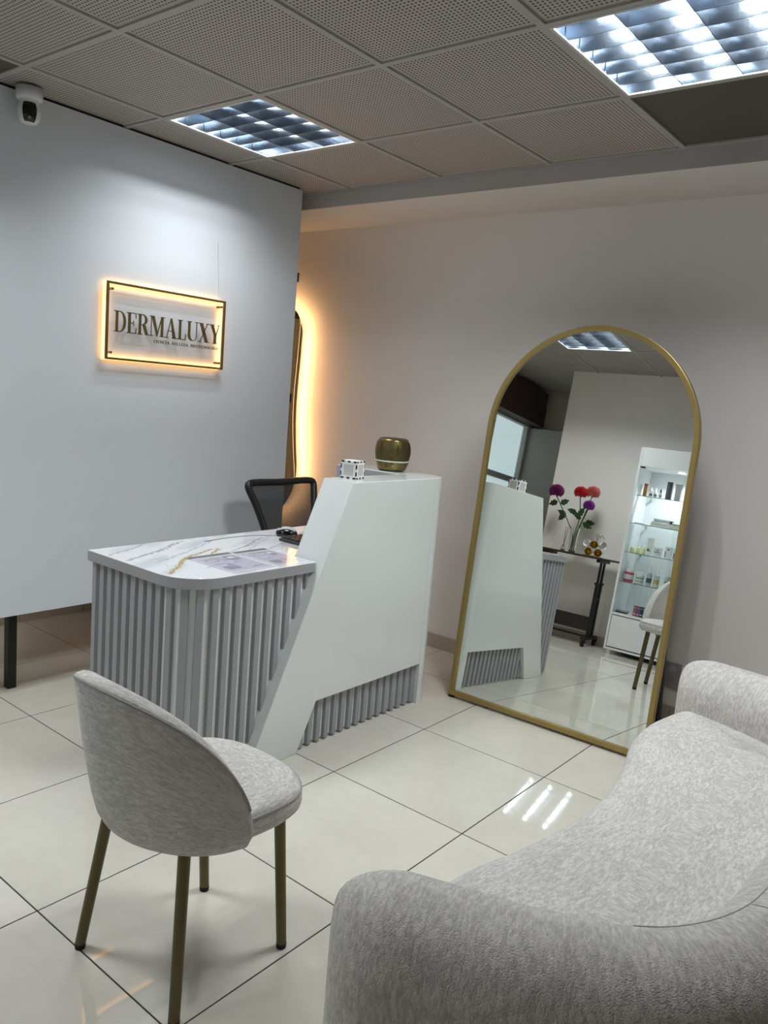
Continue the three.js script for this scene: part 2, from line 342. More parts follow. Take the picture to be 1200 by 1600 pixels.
// ---------------------------------------------------------------- ceiling lamps
const louverLong = [], crossBlade = (() => { const s = shapeOf([[-0.0015, 0], [0.0015, 0], [0.007, 0.042], [-0.007, 0.042]]); return extrude(s, 0.186).rotateY(Math.PI / 2).translate(-0.093, 0, 0); })();
const longBlade = (() => { const s = shapeOf([[-0.0015, 0], [0.0015, 0], [0.009, 0.045], [-0.009, 0.045]]); return extrude(s, 0.57).translate(0, 0, -0.285); })();
const lampLabels = ['louvred ceiling lamp nearest the sign partition, above the desk', 'louvred ceiling lamp at the top right corner of the photo', 'louvred ceiling lamp seen in the top of the arched mirror'];
lampCells.forEach(([i, j], n) => {
  const x = GX + 0.6 * (i + 0.5), z = GZ - 0.6 * (j + 0.5), t = thing('ceiling_light', lampLabels[n], 'ceiling lamp', [x, CE, z], 0, 'louvred ceiling lamps');
  mesh('reflector', span(-0.284, 0.284, 0.115, 0.12, -0.284, 0.284), M.reflector, t);
  mesh('housing', [span(-0.29, -0.285, 0.002, 0.12, -0.29, 0.29), span(0.285, 0.29, 0.002, 0.12, -0.29, 0.29), span(-0.285, 0.285, 0.002, 0.12, -0.29, -0.285), span(-0.285, 0.285, 0.002, 0.12, 0.285, 0.29)], M.louver, t);
  mesh('frame', [span(-0.288, 0.288, -0.001, 0.003, -0.288, -0.278), span(-0.288, 0.288, -0.001, 0.003, 0.278, 0.288), span(-0.288, -0.278, -0.001, 0.003, -0.278, 0.278), span(0.278, 0.288, -0.001, 0.003, -0.278, 0.278)], M.fixture, t);
  for (const bx of [-0.095, 0.095]) mesh('louver_blade', longBlade, M.louver, t).position.set(bx, 0, 0);
  for (const c of [-0.19, 0, 0.19]) {
    for (let k = 0; k < 5; k++) mesh('louver_blade', crossBlade, M.louver, t).position.set(c, 0, -0.19 + 0.095 * k);
    mesh('tube', new THREE.CylinderGeometry(0.013, 0.013, 0.54, 12).rotateX(Math.PI / 2).translate(c, 0.078, 0), M.tubeGlow, t);
    for (const e of [-1, 1]) mesh('lamp_holder', span(-0.012, 0.012, 0.05, 0.115, -0.008, 0.008).translate(c, 0, e * 0.276), M.enamel, t);
    const l = new THREE.RectAreaLight(TUBE_COLOR, TUBE_POWER * LAMP_SHARE[n], 0.026, 0.54); l.position.set(c, 0.063, 0); l.rotation.x = -Math.PI / 2; l.name = 'tube_light'; t.add(l);
  }
});

// ---------------------------------------------------------------- reception desk
const desk = thing('reception_desk', 'white and grey reception desk with fluted sides and marble-look counter', 'desk', [-2.4, 0, -2.4]);
{
  const D = (g) => g.translate(2.4, 0, 2.4);     // world numbers below, desk origin at its base
  const bodyT = 0.165, X1 = -2.105, X0 = X1 - bodyT;
  const prof = shapeOf([[1.955, 0], [2.22, 0], [2.318, 0.2], [3.036, 0.2], [3.036, 1.102], [2.448, 1.102]]);
  // corner and return wall, plan drawn as (x, -z)
  const pl = new THREE.Shape(); pl.moveTo(X1, 3.035); pl.lineTo(X1, 3.055); pl.absarc(X1 - 0.08, 3.055, 0.08, 0, Math.PI / 2, false); pl.lineTo(-2.67, 3.135); pl.lineTo(-2.67, 2.97); pl.lineTo(X0, 2.97); pl.lineTo(X0, 3.035); pl.closePath();
  mesh('body', [D(alongX(prof, X0, X1, 0.003)), D(raise(pl, 0, 1.102, 0.002))], M.whiteGloss, desk);
  mesh('inner_panel', D(span(-2.665, X0 - 0.001, 0.79, 1.098, -2.969, -2.963)), M.slat, desk);
  // counter: plan as (x, -z)
  const c = new THREE.Shape(); const R = 0.16, xf = -2.138, zl = 1.66;
  c.moveTo(-2.75, zl); c.lineTo(xf - R, zl); c.absarc(xf - R, zl + R, R, -Math.PI / 2, 0, false); c.lineTo(xf, 2.292); c.lineTo(X0, 2.292); c.lineTo(X0, 2.965); c.lineTo(-2.75, 2.965); c.closePath();
  mesh('counter', D(raise(c, 0.742, 0.781, 0.002)), M.edgeGrey, desk);
  const mg = raise(c, 0.7805, 0.783, 0.0008);
  { const p = mg.attributes.position, uv = mg.attributes.uv; for (let i = 0; i < p.count; i++) uv.setXY(i, (p.getX(i) + 2.75) / 0.7, 1 - (-1.66 - p.getZ(i)) / 1.4); }
  mesh('marble_sheet', D(mg), M.marble, desk);
  // fluted cladding: base skin then slats along the path
  const r = 0.13, bx = -2.166, bz = 1.69;
  const b = new THREE.Shape(); b.moveTo(-2.745, bz); b.lineTo(bx - r, bz); b.absarc(bx - r, bz + r, r, -Math.PI / 2, 0, false); b.lineTo(bx, bz + r + 0.06); b.lineTo(bx - 0.03, bz + r + 0.06); b.absarc(bx - r, bz + r, r - 0.03, 0, -Math.PI / 2, true); b.lineTo(-2.745, bz + 0.03); b.closePath();
  const fr = shapeOf([[bz + r + 0.06, 0.01], [1.97, 0.01], [2.296, 0.742], [bz + r + 0.06, 0.742]]);
  mesh('cladding', [D(raise(b, 0.008, 0.742)), D(alongX(fr, bx - 0.03, bx))], M.slatBase, desk);
  const slatS = new THREE.Shape(); slatS.moveTo(-0.0145, -0.002); slatS.lineTo(0.0145, -0.002); slatS.lineTo(0.0128, 0.0145); slatS.lineTo(0.0112, 0.016); slatS.lineTo(-0.0112, 0.016); slatS.lineTo(-0.0128, 0.0145); slatS.closePath();
  // slat geometry stands along y, its face towards +z at turn 0
  const slat = (h) => extrude(slatS, h).rotateX(-Math.PI / 2).rotateY(Math.PI);
  const full = slat(0.734);
  const L1 = (bx - r) + 2.745, L2 = r * Math.PI / 2;
  for (let k = 0; ; k++) {
    const s = 0.02 + 0.0515 * k; let x, z, turn, y0 = 0.008, g = full;
    if (s < L1) { x = -2.745 + s; z = -bz; turn = 0; }
    else if (s < L1 + L2) { const a = (s - L1) / r; x = bx - r + r * Math.sin(a); z = -(bz + r - r * Math.cos(a)); turn = a; }
    else {
      x = bx; z = -(bz + r + (s - L1 - L2)); turn = Math.PI / 2;
      const yb = (-1.955 - z - 0.012) / 0.447; if (yb > 0.7) break;
      if (yb > 0.008) { y0 = yb; g = slat(0.742 - yb); }
    }
    const m = mesh('slat', g, M.slat, desk); m.position.set(x + 2.4, y0, z + 2.4); m.rotation.y = turn;
  }
  // fluted skirt in the recess under the white body
  mesh('skirt', D(span(-2.16, -2.14, 0.01, 0.21, -2.12, -3.034)), M.slatBase, desk);
  const low = slat(0.2);
  for (let k = 0; k < 17; k++) { const m = mesh('slat', low, M.slat, desk); m.position.set(-2.14 + 2.4, 0.008, -2.212 - 0.0505 * k + 2.4); m.rotation.y = Math.PI / 2; }
}

// things on the counter
function paper(name, s, corners, label) {
  const o = corners[0], ux = V(...corners[1]).sub(V(...o)), uz = V(...corners[2]).sub(V(...o));
  const g = new THREE.BoxGeometry(ux.length(), 0.0012, uz.length());
  const m = tag(mesh(name, g, phy({ map: paperMap(s), roughness: 0.25, clearcoat: 1, clearcoatRoughness: 0.04 })), label, 'paper', 'printed sheets on the counter');
  m.position.copy(V(...o).addScaledVector(ux, 0.5).addScaledVector(uz, 0.5)); m.position.y = 0.7838; m.rotation.y = Math.atan2(-ux.z, ux.x) + Math.PI;
  return m;
}
// sheets lie with their dark head band away from the front edge (towards the passage)
paper('printed_sheet', 5, [[-2.45, 0, -2.1], [-2.45, 0, -1.888], [-2.16, 0, -2.098]].map(([a, b, c]) => [a, b, c]), 'printed sheet nearest the rounded counter corner').rotation.y += 0;
paper('printed_sheet', 9, [[-2.44, 0, -2.287], [-2.44, 0, -2.112], [-2.15, 0, -2.285]], 'printed sheet lying against the slanted white desk body');
{
  const t = thing('computer_mouse', 'black and silver computer mouse on the marble counter', 'mouse', [-2.59, 0.783, -2.565], 2.24);
  const ring = (k, y, s) => Array.from({ length: 24 }, (_, i) => { const a = i / 24 * Math.PI * 2; return V(Math.cos(a) * 0.031 * s, y + (k ? 0.006 * Math.cos(a * 1) * 0 : 0), Math.sin(a) * 0.052 * s * (Math.sin(a) > 0 ? 1 : 0.95)); });
  mesh('shell', loft([ring(0, 0, 0.86), ring(1, 0.006, 0.98), ring(1, 0.016, 1), ring(1, 0.026, 0.9), ring(1, 0.033, 0.66), ring(1, 0.0355, 0.35)]), M.blackGloss, t);
  for (const s of [-1, 1]) mesh('silver_strip', tube([V(s * 0.012, 0.029, 0.041), V(s * 0.014, 0.0375, 0.016), V(s * 0.014, 0.038, -0.012), V(s * 0.012, 0.03, -0.04)], 0.0048, false, 20, 8), col(0xc8cacc, 0.25), t);
  mesh('scroll_wheel', new THREE.CylinderGeometry(0.008, 0.008, 0.006, 16).rotateZ(Math.PI / 2).translate(0, 0.034, -0.028), M.rubber, t);
  tag(mesh('mouse_cable', tube([V(-2.615, 0.7855, -2.52), V(-2.66, 0.7855, -2.45), V(-2.68, 0.7855, -2.3), V(-2.66, 0.7855, -2.15)], 0.0018, false, 40, 6), M.plasticGrey), 'thin grey mouse cable lying across the counter', 'cable');
  const k = thing('keyboard', 'slim dark keyboard behind the white desk body', 'keyboard', [-2.46, 0.783, -2.66], 0);
  mesh('base', rbox(0.14, 0.014, 0.4, 0.004, 0, 0.007, 0), col(0x3a3c40, 0.35), k);
  const key = rbox(0.02, 0.008, 0.022, 0.002, 0, 0.017, 0, 1);
  for (let i = 0; i < 5; i++) for (let j = 0; j < 14; j++) mesh('key', key, col(0x202226, 0.4), k).position.set(-0.052 + 0.026 * i, 0, -0.182 + 0.028 * j);
}
// small joined cube and brass diffuser on the desk's upper ledge
{
  const t = thing('joined_cube', 'small white cube with black finger-joint edges on the desk ledge', 'cube', [-2.225, 1.102, -2.575], 0.24);
  mesh('body', rbox(0.076, 0.076, 0.076, 0.001, 0, 0.038, 0), M.plasticWhite, t);
  const tab = box(0.014, 0.007, 0.004), s = 0.0365;
  for (const y of [0.0035, 0.0725]) for (let f = 0; f < 4; f++) for (const u of [-0.029, 0, 0.029]) {
    const m = mesh('joint_tab', tab, M.black, t); m.rotation.y = f * Math.PI / 2; m.position.set(Math.sin(f * Math.PI / 2) * s, y, Math.cos(f * Math.PI / 2) * s).add(V(Math.cos(f * Math.PI / 2) * u, 0, -Math.sin(f * Math.PI / 2) * u));
  }
  const up = box(0.005, 0.018, 0.005);
  for (const [a, b] of [[1, 1], [1, -1], [-1, 1], [-1, -1]]) for (const y of [0.022, 0.052]) mesh('joint_tab', up, M.black, t).position.set(a * 0.036, y, b * 0.036);
  for (let f = 0; f < 4; f++) { const m = mesh('face_panel', rbox(0.046, 0.046, 0.002, 0.0008, 0, 0.038, 0.038), col(0xb9b8b2, 0.6), t); m.rotation.y = f * Math.PI / 2; }
  const d = thing('aroma_diffuser', 'brass barrel-shaped aroma diffuser on the desk ledge', 'diffuser', [-2.395, 1.102, -3.06]);
  mesh('base', lathe([[0, 0.004], [0.066, 0.004], [0.071, 0.012], [0.08, 0.04], [0.0815, 0.046]], 48), M.brassPlain, d);
  mesh('light_ring', lathe([[0.0812, 0.0455], [0.0828, 0.047], [0.0828, 0.05], [0.0815, 0.0515]], 48), M.plasticWhite, d);
  mesh('barrel', lathe([[0.0815, 0.051], [0.0855, 0.08], [0.0855, 0.1], [0.082, 0.125], [0.0745, 0.145]], 64), M.brass, d);
  mesh('rim', lathe([[0.0745, 0.145], [0.0735, 0.15], [0.068, 0.156], [0.062, 0.1575], [0.06, 0.155], [0.03, 0.153], [0, 0.153]], 48), M.brassPlain, d);
  mesh('foot', cyl(0.06, 0.06, 0.005, 0, 0, 0, 32), M.rubber, d);
  for (let k = 0; k < 6; k++) { const a = k / 6 * Math.PI * 2 + 0.4; mesh('rib', tube([V(0.0815, 0.056, 0), V(0.0865, 0.085, 0), V(0.0865, 0.1, 0), V(0.083, 0.125, 0), V(0.076, 0.143, 0)], 0.0035, false, 20, 6), M.brassPlain, d).rotation.y = a; }
  mesh('indicator', new THREE.SphereGeometry(0.0025, 8, 6).translate(0.05, 0.028, 0.058), M.plasticWhite, d);
}

// ---------------------------------------------------------------- arched mirror leaning on its easel
{
  const th = 5.25 * Math.PI / 180, ps = 1.8 * Math.PI / 180;
  const t = thing('arched_mirror', 'tall arched floor mirror in a gold metal frame, leaning on an easel', 'mirror', [-1.555, 0, -3.265]);
  t.rotation.order = 'YXZ'; t.rotation.set(-th, ps, 0);
  const W = 0.502, H = 1.857, arch = (w, h, y0) => { const s = new THREE.Shape(); s.moveTo(-w, y0); s.lineTo(w, y0); s.lineTo(w, h - w); s.absarc(0, h - w, w, 0, Math.PI, false); s.lineTo(-w, y0); return s; };
  const outer = arch(W, H, 0.012), hole = arch(W - 0.024, H - 0.024, 0.036);
  outer.holes.push(hole);
  mesh('frame', [extrude(outer, 0.034, 0.002, 2, 64).translate(0, 0, -0.022)], M.goldFrame, t);
  mesh('mirror_glass', extrude(arch(W - 0.02, H - 0.02, 0.03), 0.004, 0, 1, 64).translate(0, 0, -0.004), M.mirror, t);
  mesh('back_board', extrude(arch(W - 0.02, H - 0.02, 0.03), 0.008, 0, 1, 64).translate(0, 0, -0.0135), M.black, t);
  for (const s of [-1, 1]) mesh('foot', rbox(0.024, 0.014, 0.03, 0.003, s * (W - 0.012), 0.007, -0.005), M.black, t);
  // easel: black frame hinged to the back, its foot on the floor behind
  const bar = (x) => rod(V(x, 1.15, -0.03), V(x, 0.03, -0.30), 0.016, 0.016, 8);
  mesh('easel_leg', [bar(-0.44), bar(0.44), rod(V(-0.44, 0.032, -0.30), V(0.44, 0.032, -0.30), 0.014, 0.014, 8), rod(V(-0.44, 0.5, -0.187), V(0.44, 0.5, -0.187), 0.01, 0.01, 8)], M.black, t);
  for (const s of [-1, 1]) mesh('clamp', rbox(0.03, 0.05, 0.06, 0.004, s * 0.44, 0.28, -0.045), M.black, t);
  for (const s of [-1, 1]) mesh('strut', rod(V(s * 0.44, 0.28, -0.06), V(s * 0.44, 0.3, -0.235), 0.005), M.plasticGrey, t);
}
// wall outlet beside it
{
  const t = thing('wall_outlet', 'grey wall outlet plate low on the wall beside the mirror', 'outlet', [-1.165, 0.235, ZW]);
  mesh('plate', rbox(0.085, 0.13, 0.008, 0.003, 0, 0, 0.004), col(0xa09a9c, 0.4), t);
  mesh('socket', new THREE.CylinderGeometry(0.017, 0.017, 0.006, 20).rotateX(Math.PI / 2).translate(0, -0.02, 0.008), M.plasticGrey, t);
  mesh('switch', rbox(0.03, 0.03, 0.006, 0.002, 0, 0.035, 0.009), col(0xb4aeb0, 0.4), t);
}

// ---------------------------------------------------------------- wavy back-lit mirror on the passage side of the front wall
{
  const t = thing('wavy_mirror', 'wavy wall mirror with warm light glowing behind its edge', 'mirror', [-4.02, 1.3, ZW]);
  const right = [[0.0, 0.7], [0.1, 0.69], [0.19, 0.655], [0.236, 0.6], [0.24, 0.5], [0.232, 0.3], [0.224, 0.12], [0.228, -0.05], [0.25, -0.25], [0.275, -0.42], [0.262, -0.52], [0.19, -0.63], [0.08, -0.7]];
  const left = [[-0.06, -0.71], [-0.18, -0.66], [-0.24, -0.55], [-0.23, -0.35], [-0.21, -0.1], [-0.24, 0.15], [-0.26, 0.4], [-0.22, 0.6], [-0.12, 0.69]];
  const cv = new THREE.CatmullRomCurve3([...right, ...left].map(([x, y]) => V(x, y, 0)), true, 'centripetal');
  const pts = cv.getSpacedPoints(120).slice(0, -1), shape = shapeOf(pts.map((p) => [p.x, p.y]));
  mesh('mirror_glass', extrude(shape, 0.005).translate(0, 0, 0.08), M.mirror, t);
  const inner = pts.map((p) => V(p.x * 0.9, p.y * 0.965, 0));
  mesh('back_board', extrude(shapeOf(inner.map((p) => [p.x * 0.84, p.y * 0.95])), 0.0795).translate(0, 0, 0.0005), M.black, t);
  mesh('led_strip', tube(pts.map((p, i) => { const q = pts[(i + 1) % pts.length], o = V(q.y - p.y, p.x - q.x, 0).normalize(); o.multiplyScalar(Math.sign(o.dot(p))); return p.clone().addScaledVector(o, -0.034).setZ(0.068); }).filter((_, i) => i % 2 === 0), 0.005, true, 160, 6), M.warmGlow, t);
  const NL = 26;
  for (let k = 0; k < NL; k++) {             // the strip's light, thrown outwards along the wall
    const a = cv.getPointAt(k / NL), b = cv.getPointAt(((k + 1) % NL) / NL), d = b.clone().sub(a), m = a.clone().add(b).multiplyScalar(0.5);
    const l = new THREE.RectAreaLight(WARM, 70, d.length(), 0.01); l.name = 'led_light'; t.add(l);
    const out = V(d.y, -d.x, 0).normalize(); out.multiplyScalar(Math.sign(out.dot(m)));
    l.position.copy(m).addScaledVector(out, -0.026).setZ(0.066); const n = out.clone().setZ(-0.45).normalize();   // outwards, a little towards the wall
    l.quaternion.setFromRotationMatrix(new THREE.Matrix4().makeBasis(d.clone().normalize(), n.clone().negate().cross(d.clone().normalize()), n.clone().negate()));
  }
}
// curtain of the passage, which the wavy mirror reflects
{
  const t = thing('curtain', 'beige curtain hanging in the passage, reflected in the wavy mirror', 'curtain', [-4.27, 0.02, -3.05], Math.PI / 2);
  const rings = []; for (let i = 0; i <= 120; i++) { const x = -0.42 + 0.84 * i / 120, z = 0.022 * Math.sin(i * 0.55) + 0.008 * Math.sin(i * 1.3); rings.push([V(x, 0, z), V(x, 1.93, z), V(x, 1.93, z - 0.006), V(x, 0, z - 0.006)]); }
  mesh('cloth', loft(rings), M.curtain, t);
  mesh('rail', rod(V(-0.44, 1.96, 0), V(0.44, 1.96, 0), 0.025), M.brassPlain, t);
}

// ---------------------------------------------------------------- lit sign
{
  const W = 0.668, H = 0.338, t = thing('lit_sign', 'clear acrylic sign with gold lettering and an amber glowing edge', 'sign', [XP, 1.695, -2.386], Math.PI / 2);
  mesh('acrylic_plate', rbox(W, H, 0.004, 0.001, 0, 0, 0.034), M.acrylic, t);
  const rim = (w, h, b) => { const s = shapeOf([[-w / 2, -h / 2], [w / 2, -h / 2], [w / 2, h / 2], [-w / 2, h / 2]]); s.holes.push(shapeOf([[-w / 2 + b, -h / 2 + b], [-w / 2 + b, h / 2 - b], [w / 2 - b, h / 2 - b], [w / 2 - b, -h / 2 + b]])); return s; };
  mesh('border', extrude(rim(W + 0.008, H + 0.008, 0.0105), 0.009).translate(0, 0, 0.029), M.signEdge, t);
  mesh('led_strip', [box(W + 0.008, 0.006, 0.008, 0, H / 2 + 0.001, 0.006), box(W + 0.008, 0.006, 0.008, 0, -H / 2 - 0.001, 0.006), box(0.006, H - 0.004, 0.008, -W / 2 - 0.001, 0, 0.006), box(0.006, H - 0.004, 0.008, W / 2 + 0.001, 0, 0.006)], M.signGlow, t);
  for (const [w, h, x, y] of [[W - 0.02, 0.008, 0, H / 2 - 0.006], [W - 0.02, 0.008, 0, -H / 2 + 0.006], [0.008, H - 0.02, -W / 2 + 0.006, 0], [0.008, H - 0.02, W / 2 - 0.006, 0]]) {
    const l = new THREE.RectAreaLight(AMBER, 12, w, h); l.position.set(x, y, 0.0205); l.name = 'sign_light'; t.add(l);   // faces the wall (-z)
  }
  for (const [a, b] of [[-1, 1], [1, 1], [-1, -1], [1, -1]]) { const s = mesh('standoff', new THREE.CylinderGeometry(0.006, 0.006, 0.04, 12).rotateX(Math.PI / 2).translate(a * (W / 2 - 0.022), b * (H / 2 - 0.028), 0.02), M.signEdge, t); }
  // capitals with thick stems and hairline serifs, unit height
  const T = 0.175, h = 0.045, rect = (x0, x1, y0, y1) => [[x0, y0], [x1, y0], [x1, y1], [x0, y1]];
  const serif = (x, y, w = 0.36) => rect(x - w / 2, x + w / 2, y ? 1 - h : 0, y ? 1 : h);
  const bowl = (x, y0, y1, w) => { // right-facing bowl, thick in the middle
    const s = new THREE.Shape(), cy = (y0 + y1) / 2, ry = (y1 - y0) / 2; s.moveTo(x, y0); s.absellipse(x, cy, w, ry, -Math.PI / 2, Math.PI / 2, false); s.lineTo(x, y1 - h); 
    const q = new THREE.Path(); for (let k = 24; k >= 0; k--) { const a = -Math.PI / 2 + Math.PI * k / 24; s.lineTo(x + (w - T) * Math.cos(a), cy + (ry - h) * Math.sin(a)); } s.closePath(); return s;
  };
  const slant = (x0, x1, w) => [[x0, 0], [x0 + w, 0], [x1 + w, 1], [x1, 1]];
  const U = (() => { const s = new THREE.Shape(); s.moveTo(0.1, 0.98); s.lineTo(0.1 + T, 0.98); s.lineTo(0.1 + T, 0.3); for (let k = 0; k <= 16; k++) { const a = Math.PI + Math.PI * k / 16; s.lineTo(0.53 + 0.23 * Math.cos(a), 0.28 + 0.24 * Math.sin(a)); } s.lineTo(0.76, 0.98); s.lineTo(0.76 + h, 0.98); s.lineTo(0.76 + h, 0.28); for (let k = 0; k <= 16; k++) { const a = -Math.PI * k / 16; s.lineTo(0.45 + 0.355 * Math.cos(a), 0.28 + 0.285 * Math.sin(a)); } s.closePath(); return s; })();
  const glyph = {
    D: [0.82, [rect(0.1, 0.1 + T, 0, 1), rect(0, 0.42, 0, h), rect(0, 0.42, 1 - h, 1), bowl(0.4, 0, 1, 0.42)]],
    E: [0.7, [rect(0.1, 0.1 + T, 0, 1), rect(0, 0.68, 0, h), rect(0, 0.66, 1 - h, 1), rect(0.2, 0.5, 0.48, 0.48 + h), [[0.62, 0], [0.68, 0], [0.7, 0.28], [0.66, 0.28]], [[0.6, 1], [0.66, 1], [0.67, 0.74], [0.64, 0.74]], rect(0.46, 0.5, 0.38, 0.62)]],
    R: [0.84, [rect(0.1, 0.1 + T, 0, 1), serif(0.2, 0), rect(0, 0.4, 1 - h, 1), bowl(0.36, 0.47, 1, 0.36), rect(0.2, 0.4, 0.47, 0.47 + h), [[0.36, 0.49], [0.58, 0.49], [0.78, 0.05], [0.86, h], [0.86, 0], [0.6, 0]]]],
    M: [1.12, [rect(0.1, 0.1 + h, 0, 1), serif(0.12, 0, 0.28), rect(0, 0.3, 1 - h, 1), [[0.12, 1], [0.34, 1], [0.62, 0.18], [0.53, 0]], [[0.53, 0], [0.58, 0], [0.9, 0.94], [0.86, 1]], rect(0.84, 0.84 + T, 0, 1), serif(0.94, 0, 0.36), rect(0.82, 1.12, 1 - h, 1)]],
    A: [0.9, [slant(0.1, 0.4, h * 1.1), [[0.58, 0], [0.82, 0], [0.5, 1], [0.38, 1]], serif(0.13, 0, 0.26), serif(0.72, 0, 0.36), rect(0.2, 0.62, 0.34, 0.34 + h)]],
    L: [0.68, [rect(0.1, 0.1 + T, 0, 1), rect(0, 0.66, 0, h), serif(0.2, 1), [[0.6, 0], [0.66, 0], [0.68, 0.3], [0.64, 0.3]]]],
    U: [0.9, [U, serif(0.2, 1), serif(0.78, 1, 0.26)]],
    X: [0.88, [[[0.56, 0], [0.82, 0], [0.32, 1], [0.06, 1]], slant(0.1, 0.7, h * 1.2), serif(0.12, 0, 0.26), serif(0.7, 0, 0.36), serif(0.18, 1, 0.36), serif(0.74, 1, 0.24)]],
    Y: [0.84, [[[0.36, 0], [0.56, 0], [0.56, 0.44], [0.28, 1], [0.04, 1], [0.36, 0.44]], [[0.5, 0.42], [0.56, 0.42], [0.78, 1], [0.73, 1]], serif(0.46, 0), serif(0.16, 1, 0.36), serif(0.74, 1, 0.24)]],
  };
  const word = 'DERMALUXY', total = [...word].reduce((s, c) => s + glyph[c][0] + 0.05, -0.05), cap = 0.094, kx = 0.606 / total;
  let x = -0.3;
  for (const c of word) {
    const g = merge(glyph[c][1].map((s) => extrude(Array.isArray(s) ? shapeOf(s) : s, 0.0035))).scale(kx, cap, 1);
    // glyph strokes overlap in one plane; lift each letter clear of the plate
    mesh('letter', g.translate(x, -0.046, 0.0362), M.letter, t); x += (glyph[c][0] + 0.05) * kx;
  }
  const font = await new FontLoader().loadAsync('fonts/droid/droid_serif_bold.typeface.json');
  const sub = new TextGeometry('CIENCIA. BELLEZA. BIOTECNOLOGIA', { font, size: 0.0135, depth: 0.002, curveSegments: 3, bevelEnabled: false }); sub.computeBoundingBox();
  sub.scale(0.4 / sub.boundingBox.max.x, 1, 1).translate(-0.087, -0.076, 0.0362);
  mesh('subtitle_lettering', sub, M.letter, t);
  tag(mesh('sign_cable', tube([V(XP + 0.004, 2.15, -2.684), V(XP + 0.005, 2.05, -2.69), V(XP + 0.004, 1.95, -2.7), V(XP + 0.006, 1.87, -2.704), V(XP + 0.012, 1.83, -2.7)], 0.0022, false, 40, 6), M.plasticWhite), 'thin white cable hanging on the partition above the sign', 'cable');
}
// ceiling-mounted camera
{
  const t = thing('security_camera', 'white dome security camera under the ceiling at the partition top', 'camera', [-3.265, CE, -1.665], 1.15);
  mesh('mount', lathe([[0, -0.002], [0.05, -0.002], [0.05, -0.04], [0.045, -0.046], [0, -0.046]], 36), M.plasticWhite, t);
  mesh('neck', lathe([[0.036, -0.044], [0.034, -0.055], [0.036, -0.066]], 28), M.plasticWhite, t);
  const b = mesh('camera_head', loft(Array.from({ length: 17 }, (_, i) => { const a = i / 16 * Math.PI, y = -0.05 - 0.043 * (1 - Math.cos(a)); const r = Math.max(0.002, 0.043 * Math.pow(Math.sin(a), 0.55)); return Array.from({ length: 28 }, (_, k) => V(r * Math.cos(-k / 28 * 2 * Math.PI), y, r * Math.sin(-k / 28 * 2 * Math.PI))); })), M.plasticWhite, t);
  // dark lens visor on the head's face
  const ring = []; for (let i = 0; i <= 14; i++) { const a = 0.42 + i / 14 * 2.3, y = -0.05 - 0.043 * (1 - Math.cos(a)), r = 0.0435 * Math.pow(Math.sin(a), 0.55) + 0.0012; ring.push(Array.from({ length: 13 }, (_, k) => { const p = -0.62 + 1.24 * k / 12; return V(r * Math.sin(p), y, r * Math.cos(p)); })); }
  const visor = mesh('visor', loft(ring, { closed: false, capStart: false, capEnd: false }), M.blackGloss, t);
  mesh('lens', new THREE.SphereGeometry(0.006, 12, 8).translate(0, -0.118, 0.04), M.plasticGrey, t);
}

